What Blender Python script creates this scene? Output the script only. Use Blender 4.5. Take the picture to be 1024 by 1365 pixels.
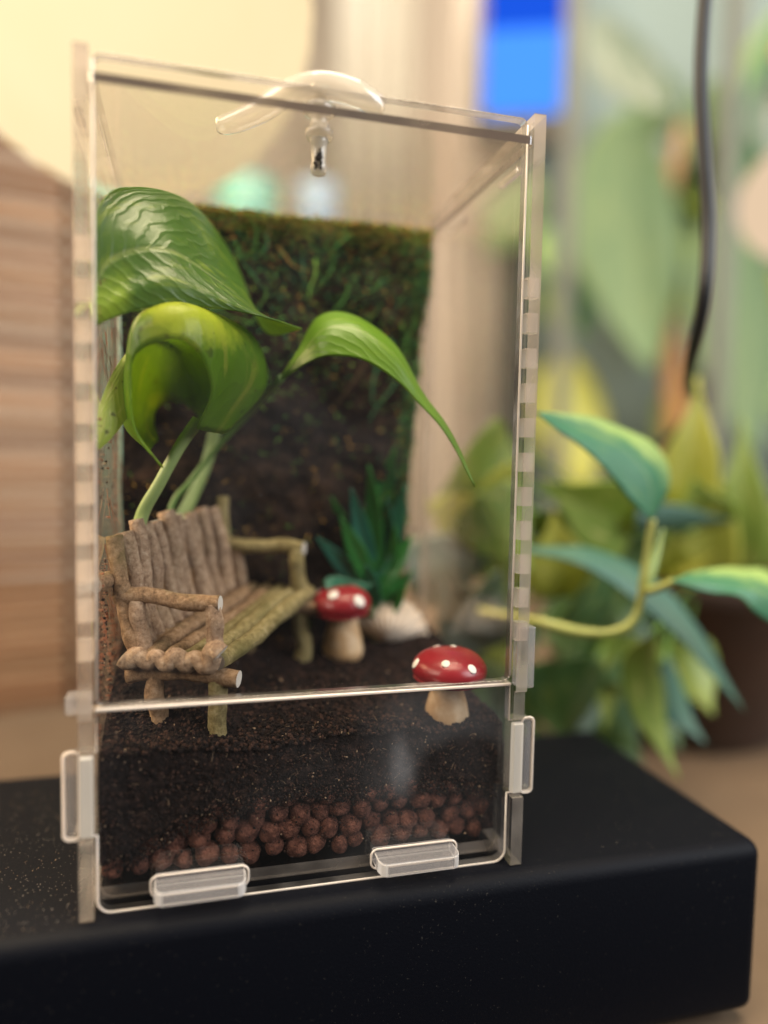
import bpy, bmesh, math, random
from mathutils import Vector, Matrix, Quaternion, noise

random.seed(7)
scene = bpy.context.scene
for o in list(bpy.data.objects):
    bpy.data.objects.remove(o)

# ------------------------------------------------------------------ camera
cam_data = bpy.data.cameras.new('camera')
cam = bpy.data.objects.new('camera', cam_data)
scene.collection.objects.link(cam)
scene.camera = cam
CAM_POS = Vector((0.02117, -0.16067, 0.09949))
YAW, PITCH, ROLL = 0.261306, -0.06751, 0.020214
fwd = Vector((math.sin(YAW) * math.cos(PITCH), math.cos(YAW) * math.cos(PITCH), math.sin(PITCH)))
rgt = Vector((math.cos(YAW), -math.sin(YAW), 0.0))
upv = rgt.cross(fwd)
r2 = rgt * math.cos(ROLL) + upv * math.sin(ROLL)
u2 = upv * math.cos(ROLL) - rgt * math.sin(ROLL)
cam.matrix_world = Matrix(((r2.x, u2.x, -fwd.x, CAM_POS.x), (r2.y, u2.y, -fwd.y, CAM_POS.y),
                           (r2.z, u2.z, -fwd.z, CAM_POS.z), (0, 0, 0, 1)))
cam_data.sensor_fit = 'VERTICAL'
cam_data.sensor_height = 36.0
cam_data.lens = 970.84 / 1365.0 * 36.0
cam_data.clip_start = 0.005
cam_data.clip_end = 20.0
cam_data.dof.use_dof = True
cam_data.dof.focus_distance = 0.175
cam_data.dof.aperture_fstop = 2.6
cam_data.dof.aperture_blades = 0

# ------------------------------------------------------------------ light
scene.view_settings.view_transform = 'Standard'
scene.view_settings.look = 'None'
scene.view_settings.exposure = 0.65
scene.view_settings.gamma = 1.0
scene.view_settings.use_curve_mapping = False
scene.cycles.use_denoising = True
scene.cycles.max_bounces = 12
scene.cycles.diffuse_bounces = 4
scene.cycles.glossy_bounces = 5
scene.cycles.transmission_bounces = 8
scene.cycles.transparent_max_bounces = 40
scene.cycles.sample_clamp_indirect = 4.0
scene.cycles.caustics_refractive = False
scene.cycles.caustics_reflective = False

world = bpy.data.worlds.new('World')
scene.world = world
world.use_nodes = True
bg = world.node_tree.nodes['Background']
bg.inputs[0].default_value = (1.0, 0.93, 0.86, 1)
bg.inputs[1].default_value = 0.04


def area(name, loc, target, size, size_y, power, col):
    l = bpy.data.lights.new(name, 'AREA')
    l.shape = 'RECTANGLE'
    l.size, l.size_y, l.energy, l.color = size, size_y, power, col
    o = bpy.data.objects.new(name, l)
    scene.collection.objects.link(o)
    o.location = loc
    o.rotation_euler = (Vector(target) - Vector(loc)).to_track_quat('-Z', 'Y').to_euler()
    return o


area('ceiling_light', (0.10, -0.05, 1.65), (0.10, 0.15, 0.1), 1.1, 1.1, 44, (1.0, 0.84, 0.61))
area('window_light', (1.15, -0.75, 0.75), (0.08, 0.1, 0.08), 0.9, 0.9, 17, (0.92, 0.96, 1.0))
area('warm_backlight_fill', (-0.62, 0.42, 0.55), (0.04, 0.04, 0.10), 0.45, 0.45, 11, (1.0, 0.74, 0.42))  # unseen warm backlight added to make leaves and edges glow
area('left_front_fill', (-1.2, -0.35, 0.8), (0.05, 0.1, 0.08), 0.8, 0.8, 17, (1.0, 0.88, 0.72))  # unseen fill added from the front left for leaves and board

# ------------------------------------------------------------------ materials
MATS = {}


class NT:
    """small helper round a material's node tree"""
    def __init__(self, name):
        m = bpy.data.materials.new(name)
        m.use_nodes = True
        self.m, self.t = m, m.node_tree
        self.t.nodes.clear()
        self.out = self.t.nodes.new('ShaderNodeOutputMaterial')
        MATS[name] = m

    def n(self, typ, ins=None, **props):
        nd = self.t.nodes.new('ShaderNode' + typ)
        for k, v in props.items():
            setattr(nd, k, v)
        for k, v in (ins or {}).items():
            self.set(nd.inputs[k], v)
        return nd

    def set(self, sock, v):
        if hasattr(v, 'bl_idname') and v.bl_idname.startswith('NodeSocket'):
            self.t.links.new(v, sock)
        elif hasattr(v, 'outputs'):
            self.t.links.new(v.outputs[0], sock)
        elif isinstance(v, tuple) and len(v) == 3 and sock.type == 'RGBA':
            sock.default_value = (*v, 1)
        else:
            sock.default_value = v

    def math(self, op, a, b=0.0, c=None):
        nd = self.n('Math', {0: a, 1: b}, operation=op)
        if c is not None:
            self.set(nd.inputs[2], c)
        return nd.outputs[0]

    def ramp(self, fac, stops):
        nd = self.n('ValToRGB', {'Fac': fac})
        e = nd.color_ramp.elements
        while len(e) < len(stops):
            e.new(0.5)
        for el, (p, c) in zip(e, stops):
            el.position = p
            el.color = (*c, 1) if len(c) == 3 else c
        return nd.outputs[0]

    def mix(self, fac, a, b):
        nd = self.n('Mix', data_type='RGBA')
        self.set(nd.inputs[0], fac)
        self.set(nd.inputs[6], a)
        self.set(nd.inputs[7], b)
        return nd.outputs[2]

    def smooth(self, v, lo, hi):
        nd = self.n('MapRange', {0: v, 1: lo, 2: hi, 3: 0.0, 4: 1.0}, interpolation_type='SMOOTHSTEP')
        return nd.outputs[0]

    def noise(self, scale, vec=None, detail=4.0, rough=0.55, dist=0.0):
        nd = self.n('TexNoise', {'Scale': scale, 'Detail': detail, 'Roughness': rough, 'Distortion': dist})
        if vec is not None:
            self.set(nd.inputs['Vector'], vec)
        return nd.outputs[0]

    def objco(self):
        return self.n('TexCoord').outputs['Object']

    def bump(self, h, strength=0.5, dist=0.001):
        return self.n('Bump', {'Height': h, 'Strength': strength, 'Distance': dist}).outputs[0]

    def done(self, shader):
        self.set(self.out.inputs[0], shader)
        return self.m


def principled(name, col, rough=0.6, bump=None, spec=0.5, **extra):
    n = NT(name)
    p = n.n('BsdfPrincipled', {'Roughness': rough, 'Specular IOR Level': spec})
    c = col(n) if callable(col) else col
    n.set(p.inputs['Base Color'], c)
    if bump:
        n.set(p.inputs['Normal'], bump(n))
    for k, v in extra.items():
        n.set(p.inputs[k.replace('_', ' ')], v)
    return n.done(p)


def schlick(n, f0=0.04):
    g = n.n('NewGeometry')
    d = n.n('VectorMath', {0: g.outputs['Normal'], 1: g.outputs['Incoming']}, operation='DOT_PRODUCT').outputs['Value']
    k = n.math('POWER', n.math('SUBTRACT', 1.0, n.math('ABSOLUTE', d)), 5.0)
    return n.math('MULTIPLY_ADD', k, 1.0 - f0, f0)


def acrylic(name, film=None):
    n = NT(name)
    co = n.objco()
    tr = n.n('BsdfTransparent', {0: (0.985, 0.975, 0.965)})
    gl = n.n('BsdfGlossy', {0: (1, 1, 1), 'Roughness': 0.012})
    base = n.n('MixShader', {0: schlick(n), 1: tr, 2: gl})
    # dust and wipe marks, raised to paint in a milky reflection haze as well
    nz = n.noise(26.0, co, 5.0, 0.6, 0.6)
    dust = n.math('MULTIPLY', n.smooth(nz, 0.42, 0.75), 0.010)  # dust amount, also carries the painted reflection haze
    spk = n.smooth(n.noise(900.0, co, 2.0, 0.5), 0.74, 0.80)
    dust = n.math('ADD', dust, n.math('MULTIPLY', spk, 0.05))
    if film:
        dust = n.math('ADD', dust, film(n, co))
    df = n.n('BsdfDiffuse', {0: (0.78, 0.78, 0.82)})
    return n.done(n.n('MixShader', {0: dust, 1: base, 2: df}))


def front_film_glare(n, co):
    # moisture film on the right half of the lower front pane, wiped clear in a round patch
    s = n.n('SeparateXYZ', {0: co})
    x, z = s.outputs[0], s.outputs[2]
    wob = n.math('MULTIPLY_ADD', n.noise(90.0, co, 3.0), 0.008, -0.004)
    x = n.math('ADD', x, wob)
    right = n.smooth(x, 0.060, 0.072)
    dx, dz = n.math('SUBTRACT', x, 0.087), n.math('SUBTRACT', z, 0.019)
    r = n.math('SQRT', n.math('ADD', n.math('MULTIPLY', dx, dx), n.math('MULTIPLY', dz, dz)))
    clear = n.smooth(r, 0.0115, 0.0165)
    low = n.smooth(z, 0.014, 0.024)
    film = n.math('MULTIPLY', n.math('MULTIPLY', right, clear), n.math('MULTIPLY', low, 0.022))
    sx, sz = n.math('DIVIDE', n.math('SUBTRACT', x, 0.0705), 0.0038), n.math('DIVIDE', n.math('SUBTRACT', z, 0.0265), 0.0085)
    sr = n.math('SQRT', n.math('ADD', n.math('MULTIPLY', sx, sx), n.math('MULTIPLY', sz, sz)))
    glare = n.math('MULTIPLY', n.math('SUBTRACT', 1.0, n.smooth(sr, 0.2, 1.15)), 0.045)  # reflected glare painted as a pale oval on the pane
    fine = n.math('MULTIPLY_ADD', n.noise(700.0, co, 3.0), 0.6, 0.7)
    return n.math('MULTIPLY', n.math('ADD', film, glare), fine)


acrylic('acrylic_face')
acrylic('acrylic_front', front_film_glare)


def edge_mat(name, tint, tr_f, df_f):
    """polished saw cut: mostly refracting, with pale bands painting in reflected highlights"""
    n = NT(name)
    co = n.objco()
    st = n.n('VectorMath', {0: co, 1: (60.0, 60.0, 48.0)}, operation='MULTIPLY').outputs[0]
    band = n.smooth(n.noise(1.0, st, 2.0, 0.5, 0.2), 0.38, 0.62)  # noise bands stand in for bright and dark reflections along the edge
    fine = n.noise(500.0, co, 3.0, 0.6)
    f1 = n.math('ADD', n.math('MULTIPLY', n.math('MULTIPLY_ADD', fine, 0.2, 0.9), n.math('MULTIPLY_ADD', band, tr_f, -0.5 * tr_f)), df_f)
    tr = n.n('BsdfTransparent', {0: (0.86, 0.83, 0.80)})
    rf = n.n('BsdfRefraction', {0: (0.92, 0.89, 0.86), 'IOR': 1.2, 'Roughness': 0.05})
    cl = n.n('MixShader', {0: 0.5, 1: tr, 2: rf})
    sc = n.n('MixShader', {0: 0.5, 1: n.n('BsdfDiffuse', {0: tint}), 2: n.n('BsdfTranslucent', {0: tint})})
    gl = n.n('BsdfGlossy', {0: (1, 1, 1), 'Roughness': 0.10})
    a = n.n('MixShader', {0: n.n('Clamp', {0: f1}), 1: cl, 2: sc})
    f = n.math('ADD', schlick(n, 0.05), 0.06)
    return n.done(n.n('MixShader', {0: f, 1: a, 2: gl}))


edge_mat('acrylic_edge', (0.98, 0.86, 0.76), 0.26, 0.24)
edge_mat('lid_dark_reflection', (0.17, 0.135, 0.12), 0.2, 0.86)  # darkened copy of the edge: a dark reflection painted into the colour
edge_mat('acrylic_rim', (0.96, 0.92, 0.90), 0.2, 0.85)
edge_mat('acrylic_clear', (0.90, 0.85, 0.82), 0.2, 0.16)


def frosted(name, tint, df_f, rough):
    n = NT(name)
    tr = n.n('BsdfTransparent', {0: (0.93, 0.92, 0.9)})
    df = n.n('MixShader', {0: 0.5, 1: n.n('BsdfDiffuse', {0: tint}), 2: n.n('BsdfTranslucent', {0: tint})})
    a = n.n('MixShader', {0: df_f, 1: tr, 2: df})
    gl = n.n('BsdfGlossy', {0: (1, 1, 1), 'Roughness': rough})
    return n.done(n.n('MixShader', {0: schlick(n, 0.06), 1: a, 2: gl}))


frosted('cut_line', (0.97, 0.88, 0.80), 0.88, 0.2)
frosted('slot_wall', (0.98, 0.86, 0.76), 0.5, 0.15)
frosted('clear_plastic', (0.90, 0.84, 0.76), 0.38, 0.05)
frosted('milky_plastic', (0.88, 0.84, 0.78), 0.62, 0.15)
frosted('tab_plastic', (0.86, 0.84, 0.88), 0.22, 0.06)

principled('soot', (0.02, 0.013, 0.01), 0.8)
principled('stand_black',
           lambda n: n.mix(n.smooth(n.math('MULTIPLY_ADD', n.noise(18.0, n.objco(), 4.0), 0.22, n.noise(1500.0, n.objco(), 2.0)), 0.80, 0.88), (0.0020, 0.0025, 0.0048), (0.03, 0.028, 0.026)),
           0.58, lambda n: n.bump(n.noise(1400.0, n.objco(), 3.0), 0.22, 0.0003), 0.09)
principled('table_wood', lambda n: n.mix(n.noise(14.0, n.objco(), 6.0, 0.6, 1.2), (0.085, 0.055, 0.033), (0.155, 0.108, 0.072)), 0.5)
principled('wall_paint', lambda n: n.mix(n.noise(5.0, n.objco(), 3.0), (0.50, 0.44, 0.38), (0.58, 0.52, 0.46)), 0.9)
principled('curtain_cloth', (0.55, 0.53, 0.49), 0.9)
principled('cabinet_paint', (0.60, 0.53, 0.48), 0.6)
principled('dark_frame', (0.045, 0.04, 0.035), 0.5)
principled('teal_glaze', (0.16, 0.42, 0.38), 0.3)
principled('blue_glaze', (0.25, 0.36, 0.52), 0.3)
principled('slat_wood', lambda n: n.mix(n.noise(40.0, n.n('VectorMath', {0: n.objco(), 1: (0.15, 1, 3.0)}, operation='MULTIPLY').outputs[0], 4.0),
                                        (0.115, 0.045, 0.016), (0.25, 0.105, 0.040)), 0.6)
principled('slat_pale', lambda n: n.mix(n.noise(30.0, n.n('VectorMath', {0: n.objco(), 1: (0.15, 1, 3.0)}, operation='MULTIPLY').outputs[0], 4.0),
                                        (0.19, 0.084, 0.032), (0.31, 0.145, 0.058)), 0.6)
principled('cord_brown', (0.10, 0.06, 0.035), 0.8)
principled('cable_rubber', (0.008, 0.008, 0.010), 0.45)
principled('terracotta', lambda n: n.mix(n.noise(30.0, n.objco(), 4.0), (0.03, 0.017, 0.011), (0.10, 0.048, 0.026)), 0.8)
principled('potting_mix', (0.02, 0.014, 0.01), 0.95)


def emit(name, col, s):
    n = NT(name)
    return n.done(n.n('Emission', {0: col, 1: s}))


def lantern_paper():
    # glow painted in: emission fades from a high side spot, no bulb inside
    n = NT('lantern_paper')
    co = n.objco()
    d = n.n('VectorMath', {0: co, 1: (-0.045, -0.05, 0.02)}, operation='DISTANCE').outputs['Value']
    s = n.n('MapRange', {0: d, 1: 0.0, 2: 0.11, 3: 0.88, 4: 0.70}).outputs[0]
    col = n.mix(n.noise(30.0, co, 4.0, 0.5), (1.0, 0.75, 0.42), (1.0, 0.80, 0.48))
    return n.done(n.n('Emission', {0: col, 1: s}))


lantern_paper()
emit('screen_deep', (0.008, 0.065, 0.52), 1.0)
emit('screen_light', (0.055, 0.24, 0.86), 1.0)
emit('reflection_glow', (1.0, 0.74, 0.50), 0.52)  # emission for the ball that stands in for the lantern's reflection
emit('bulb_glow', (1.0, 0.75, 0.42), 1.4)

# soil, clay, bark
SOILC = lambda n: n.ramp(n.noise(420.0, n.objco(), 6.0, 0.7),
                         [(0.30, (0.003, 0.0018, 0.0018)), (0.50, (0.013, 0.008, 0.0075)), (0.66, (0.038, 0.022, 0.018)), (0.80, (0.11, 0.066, 0.046))])
principled('soil_mat', SOILC, 0.95, lambda n: n.bump(n.noise(600.0, n.objco(), 6.0, 0.7), 1.0, 0.0012), 0.15)
principled('crumb_dark', (0.009, 0.006, 0.006), 0.95, None, 0.2)
principled('crumb_brown', (0.046, 0.024, 0.018), 0.95, None, 0.2)
principled('crumb_rust', (0.24, 0.085, 0.040), 0.8, None, 0.4)
principled('dust_grey', (0.20, 0.17, 0.145), 0.95)
principled('crumb_pale', (0.26, 0.18, 0.12), 0.9, None, 0.2)
principled('clay_mat', lambda n: n.mix(n.smooth(n.noise(1.6, n.objco(), 6.0, 0.7), 0.36, 0.66), (0.15, 0.057, 0.040), (0.38, 0.16, 0.11)),
           0.9, lambda n: n.bump(n.noise(5.0, n.objco(), 5.0, 0.7), 0.8, 0.12), 0.2)


def bark(name, a, b, c, moss):
    def col(n):
        co = n.objco()
        g = n.math('MULTIPLY', n.smooth(n.noise(60.0, co, 4.0), 0.50, 0.66), moss)
        base = n.ramp(n.noise(620.0, co, 7.0, 0.75, 0.3), [(0.28, a), (0.50, b), (0.72, c)])
        return n.mix(g, base, (0.13, 0.12, 0.035))
    return principled(name, col, 0.85, lambda n: n.bump(n.noise(900.0, n.objco(), 7.0, 0.75), 1.0, 0.0010), 0.25)


bark('bark', (0.10, 0.058, 0.034), (0.36, 0.225, 0.125), (0.60, 0.42, 0.27), 0.5)
bark('bark_pink', (0.14, 0.080, 0.052), (0.46, 0.31, 0.20), (0.70, 0.54, 0.40), 0.12)
bark('bark_green', (0.10, 0.075, 0.03), (0.32, 0.26, 0.11), (0.52, 0.44, 0.25), 0.8)
principled('cut_end', lambda n: n.mix(n.noise(500.0, n.objco(), 3.0), (0.50, 0.45, 0.38), (0.74, 0.70, 0.64)), 0.8)
principled('cap_red', lambda n: n.mix(n.noise(150.0, n.objco(), 3.0), (0.21, 0.010, 0.018), (0.29, 0.018, 0.024)), 0.32,
           lambda n: n.bump(n.noise(330.0, n.objco(), 3.0), 0.15, 0.0006), 0.5)
principled('spot_white', (0.76, 0.73, 0.68), 0.5)
principled('stem_cream', lambda n: n.mix(n.smooth(n.noise(240.0, n.objco(), 4.0), 0.40, 0.66), (0.60, 0.38, 0.19), (0.74, 0.54, 0.33)), 0.55)
principled('shell_mat', lambda n: n.mix(n.noise(120.0, n.objco(), 4.0), (0.50, 0.36, 0.24), (0.80, 0.72, 0.62)), 0.4)
principled('fern_board', lambda n: n.ramp(n.noise(110.0, n.objco(), 6.0, 0.7), [(0.34, (0.006, 0.004, 0.004)), (0.52, (0.024, 0.015, 0.012)), (0.70, (0.085, 0.048, 0.030))]),
           0.95, lambda n: n.bump(n.noise(300.0, n.objco(), 6.0, 0.7), 1.0, 0.003), 0.15)
principled('moss_green', (0.11, 0.30, 0.06), 0.8, None, 0.2)
principled('moss_teal', (0.06, 0.24, 0.10), 0.8, None, 0.2)
principled('moss_bright', (0.30, 0.58, 0.09), 0.8, None, 0.2)
principled('moss_brown', (0.62, 0.36, 0.09), 0.85, None, 0.2)
principled('moss_dark', (0.09, 0.06, 0.03), 0.9, None, 0.2)


def leaf_mat(name, dark, light, varieg, vamt, vein=16.0, vstr=0.25, trans=0.35, rough=0.38, spots=0.0, slant=7.0, nscale=3.2, glow_varieg=None):
    """u runs base to tip, v across; midrib at v = 0.5"""
    n = NT(name)
    uv = n.n('TexCoord').outputs['UV']
    s = n.n('SeparateXYZ', {0: uv})
    u, v = s.outputs[0], s.outputs[1]
    av = n.math('ABSOLUTE', n.math('SUBTRACT', v, 0.5))
    co = n.objco()
    wob = n.math('MULTIPLY', n.noise(90.0, co, 3.0), 2.6)
    ph = n.math('ADD', n.math('SUBTRACT', n.math('MULTIPLY', u, vein), n.math('MULTIPLY', av, slant)), wob)
    wave = n.math('SINE', n.math('MULTIPLY', ph, 6.283))
    wave01 = n.math('ADD', n.math('POWER', n.math('MULTIPLY_ADD', wave, 0.5, 0.5), 3.0), n.math('MULTIPLY', n.noise(260.0, co, 4.0, 0.6), 0.7))
    stv = n.n('CombineXYZ', {0: n.math('MULTIPLY', n.math('SUBTRACT', u, n.math('MULTIPLY', av, 0.5)), nscale), 1: n.math('MULTIPLY', v, nscale * 2.2)})
    pat = n.smooth(n.noise(1.6, stv.outputs[0], 5.0, 0.6, 0.4), 0.52, 0.66)
    pat = n.math('MULTIPLY', pat, vamt)
    base = n.mix(n.noise(60.0, co, 4.0), dark, light)
    col = n.mix(pat, base, varieg)
    if glow_varieg:  # pale patch: painted light through curled and folded leaves, variegation on the teal
        gu, gv, ru, rv, gc, ga = glow_varieg
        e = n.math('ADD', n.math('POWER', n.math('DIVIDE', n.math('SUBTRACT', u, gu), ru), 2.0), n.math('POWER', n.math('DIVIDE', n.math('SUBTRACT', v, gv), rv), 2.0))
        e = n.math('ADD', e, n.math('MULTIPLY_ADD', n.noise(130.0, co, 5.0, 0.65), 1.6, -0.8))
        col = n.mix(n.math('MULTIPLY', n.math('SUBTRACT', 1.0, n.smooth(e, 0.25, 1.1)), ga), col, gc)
    rib = n.math('SUBTRACT', 1.0, n.smooth(av, 0.004, 0.022))
    col = n.mix(n.math('MULTIPLY', rib, 0.35), col, (0.42, 0.48, 0.20))
    if spots:
        sp = n.smooth(n.noise(330.0, co, 2.0, 0.5), 0.64, 0.70)
        col = n.mix(n.math('MULTIPLY', sp, spots), col, (0.045, 0.028, 0.012))
    h = n.math('ADD', n.math('MULTIPLY', wave01, 1.0), n.math('MULTIPLY', rib, -0.8))
    b = n.bump(h, vstr, 0.0006)
    p = n.n('BsdfPrincipled', {'Base Color': col, 'Roughness': rough, 'Specular IOR Level': 0.55, 'Normal': b})
    t = n.n('BsdfTranslucent', {0: n.mix(0.55, col, (0.52, 0.66, 0.03)), 'Normal': b})
    return n.done(n.n('MixShader', {0: trans, 1: p, 2: t}))


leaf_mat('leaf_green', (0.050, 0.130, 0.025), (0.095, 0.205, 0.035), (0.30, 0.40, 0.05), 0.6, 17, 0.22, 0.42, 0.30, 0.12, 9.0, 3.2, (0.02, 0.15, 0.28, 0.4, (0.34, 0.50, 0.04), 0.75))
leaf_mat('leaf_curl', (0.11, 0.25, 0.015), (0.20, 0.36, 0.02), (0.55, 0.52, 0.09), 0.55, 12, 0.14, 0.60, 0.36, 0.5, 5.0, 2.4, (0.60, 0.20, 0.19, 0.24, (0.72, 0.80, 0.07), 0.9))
leaf_mat('leaf_speck', (0.30, 0.42, 0.05), (0.44, 0.54, 0.10), (0.66, 0.64, 0.30), 0.8, 8, 0.2, 0.35, 0.5, 0.8)
leaf_mat('leaf_arch', (0.11, 0.25, 0.014), (0.17, 0.34, 0.02), (0.24, 0.40, 0.02), 0.6, 10, 0.15, 0.40, 0.36, 0.0)
leaf_mat('leaf_teal', (0.035, 0.16, 0.085), (0.06, 0.22, 0.11), (0.24, 0.36, 0.10), 0.5, 9, 0.15, 0.32, 0.45, 0.0, 6.0, 1.6, (0.62, 0.05, 0.5, 0.36, (0.36, 0.50, 0.15), 0.85))
leaf_mat('leaf_bluegreen', (0.035, 0.11, 0.085), (0.06, 0.15, 0.11), (0.14, 0.22, 0.13), 0.6, 8, 0.15, 0.2, 0.45)
leaf_mat('leaf_yellow', (0.42, 0.44, 0.06), (0.55, 0.52, 0.09), (0.68, 0.60, 0.20), 0.8, 8, 0.15, 0.4, 0.45)
leaf_mat('leaf_lime', (0.17, 0.28, 0.04), (0.30, 0.38, 0.07), (0.58, 0.54, 0.17), 0.9, 8, 0.15, 0.35, 0.45)
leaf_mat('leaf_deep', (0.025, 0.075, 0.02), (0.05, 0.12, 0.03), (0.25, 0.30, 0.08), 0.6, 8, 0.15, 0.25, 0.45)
leaf_mat('leaf_pale', (0.13, 0.22, 0.12), (0.19, 0.28, 0.13), (0.28, 0.35, 0.16), 0.8, 8, 0.15, 0.35, 0.55)
leaf_mat('leaf_grey', (0.13, 0.18, 0.15), (0.19, 0.24, 0.19), (0.42, 0.42, 0.36), 0.9, 8, 0.15, 0.2, 0.5)
leaf_mat('blade_green', (0.012, 0.13, 0.028), (0.04, 0.28, 0.045), (0.10, 0.40, 0.06), 0.6, 6, 0.1, 0.25, 0.4)
leaf_mat('blade_teal', (0.012, 0.12, 0.075), (0.02, 0.17, 0.11), (0.06, 0.26, 0.18), 0.6, 6, 0.1, 0.2, 0.4)
principled('petiole', lambda n: n.mix(n.noise(160.0, n.objco(), 4.0), (0.19, 0.30, 0.085), (0.34, 0.43, 0.17)), 0.4, None, 0.5)
principled('petiole_dark', (0.10, 0.20, 0.04), 0.45)
principled('petiole_yellow', lambda n: n.mix(n.noise(90.0, n.objco(), 4.0), (0.27, 0.29, 0.06), (0.40, 0.42, 0.13)), 0.45)
principled('petal_orange', (0.62, 0.26, 0.17), 0.6)
principled('mist_glass', (0.19, 0.25, 0.25), 0.8)
principled('branch_brown', (0.33, 0.17, 0.07), 0.8)
principled('post_metal', (0.11, 0.115, 0.095), 0.5)

# ------------------------------------------------------------------ builders
COL = scene.collection


def link(name, me, mats, parent=None):
    o = bpy.data.objects.new(name, me)
    COL.objects.link(o)
    if mats is not None:
        for m in ([mats] if isinstance(mats, str) else mats):
            me.materials.append(MATS[m])
    if parent:
        o.parent = parent
    return o


def tag(o, label=None, cat=None, group=None, kind=None):
    for k, v in (('label', label), ('category', cat), ('group', group), ('kind', kind)):
        if v:
            o[k] = v
    return o


def thing(name, label, cat, loc=(0, 0, 0), group=None):
    o = bpy.data.objects.new(name, None)
    COL.objects.link(o)
    o.location = loc
    o.empty_display_size = 0.01
    return tag(o, label, cat, group)


def mesh_from(verts, faces, name='mesh', smooth=False, origin=None):
    me = bpy.data.meshes.new(name)
    if origin is not None:
        og = Vector(origin)
        verts = [Vector(v) - og for v in verts]
    me.from_pydata([tuple(v) for v in verts], [], faces)
    me.update()
    if smooth:
        me.polygons.foreach_set('use_smooth', [True] * len(me.polygons))
    return me


def bm_mesh(bm, smooth=False):
    me = bpy.data.meshes.new('mesh')
    bmesh.ops.recalc_face_normals(bm, faces=bm.faces)
    bm.to_mesh(me)
    bm.free()
    if smooth:
        me.polygons.foreach_set('use_smooth', [True] * len(me.polygons))
    return me


def add_box(bm, lo, hi, bevel=0.0, seg=2):
    c = [(a + b) / 2 for a, b in zip(lo, hi)]
    r = bmesh.ops.create_cube(bm, size=1.0, matrix=Matrix.Translation(c) @ Matrix.Diagonal((hi[0] - lo[0], hi[1] - lo[1], hi[2] - lo[2], 1)))
    if bevel:
        es = {e for v in r['verts'] for e in v.link_edges}
        bmesh.ops.bevel(bm, geom=list(es), offset=bevel, segments=seg, affect='EDGES', profile=0.5)


def box_mesh(lo, hi, bevel=0.0, seg=2, smooth=False):
    bm = bmesh.new()
    add_box(bm, lo, hi, bevel, seg)
    return bm_mesh(bm, smooth)


def catmull(p, t):
    n = len(p) - 1
    i = min(int(t * n), n - 1)
    f = t * n - i
    g = lambda k: p[k] if 0 <= k <= n else (p[0] * 2 - p[1] if k < 0 else p[n] * 2 - p[n - 1])
    a, b, c, d = g(i - 1), g(i), g(i + 1), g(i + 2)
    return 0.5 * ((2 * b) + (c - a) * f + (2 * a - 5 * b + 4 * c - d) * f * f + (3 * b - a - 3 * c + d) * f ** 3)


def vecs(ps):
    return [Vector(p) for p in ps]


def tube(path, radii, sides=10, samples=24, rough=0.0, seed=0, caps=True, two_mats=False, rscale=400.0):
    """a swept, slightly uneven round; returns a mesh, end caps use slot 1 when two_mats"""
    path = vecs(path)
    if not isinstance(radii, (list, tuple)):
        radii = [radii, radii]
    rr = [Vector((r, 0, 0)) for r in radii]
    vs, fs = [], []
    pts = [catmull(path, k / samples) for k in range(samples + 1)]
    nrm = None
    for k, p in enumerate(pts):
        tg = (pts[min(k + 1, samples)] - pts[max(k - 1, 0)]).normalized()
        if nrm is None:
            nrm = tg.orthogonal().normalized()
        nrm = (nrm - tg * nrm.dot(tg)).normalized()
        bn = tg.cross(nrm)
        r = catmull(rr, k / samples).x
        for s in range(sides):
            a = 2 * math.pi * s / sides
            d = nrm * math.cos(a) + bn * math.sin(a)
            q = p + d * r
            if rough:
                q = p + d * r * (1 + rough * noise.noise(q * rscale + Vector((seed * 3.7, 0, 0))))
            vs.append(q)
    for k in range(samples):
        for s in range(sides):
            a, b = k * sides + s, k * sides + (s + 1) % sides
            fs.append((a, b, b + sides, a + sides))
    nside = len(fs)
    if caps:
        fs.append(tuple(reversed(range(sides))))
        fs.append(tuple(range(samples * sides, (samples + 1) * sides)))
    me = mesh_from(vs, fs)
    for i, p in enumerate(me.polygons):
        p.use_smooth = i < nside
        if two_mats and i >= nside:
            p.material_index = 1
    return me


def lathe(profile, sides=32, smooth=True):
    vs, fs = [], []
    for r, z in profile:
        for s in range(sides):
            a = 2 * math.pi * s / sides
            vs.append((r * math.cos(a), r * math.sin(a), z))
    for k in range(len(profile) - 1):
        for s in range(sides):
            a, b = k * sides + s, k * sides + (s + 1) % sides
            fs.append((a, b, b + sides, a + sides))
    fs.append(tuple(reversed(range(sides))))
    n = (len(profile) - 1) * sides
    fs.append(tuple(range(n, n + sides)))
    return mesh_from(vs, fs, smooth=smooth)


def patch(net, nu=36, nv=18, origin=(0, 0, 0), ripple=0.0):
    """surface through a net of points; rows run across, columns base to tip"""
    rows = [vecs(r) for r in net]
    og = Vector(origin)
    vs, fs, uvs = [], [], []
    for i in range(nu + 1):
        u = i / nu
        cross = [catmull(r, u) for r in rows]
        for j in range(nv + 1):
            v = j / nv
            p = catmull(cross, v)
            if ripple:
                p = p + Vector((noise.noise(p * 90), noise.noise(p * 90 + Vector((9, 0, 0))), noise.noise(p * 90 + Vector((0, 9, 0))))) * ripple
            vs.append(p - og)
            uvs.append((u, v))
    for i in range(nu):
        for j in range(nv):
            a = i * (nv + 1) + j
            fs.append((a, a + 1, a + nv + 2, a + nv + 1))
    me = mesh_from(vs, fs, smooth=True)
    ul = me.uv_layers.new(name='UVMap')
    for lp in me.loops:
        ul.data[lp.index].uv = uvs[lp.vertex_index]
    return me


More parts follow.
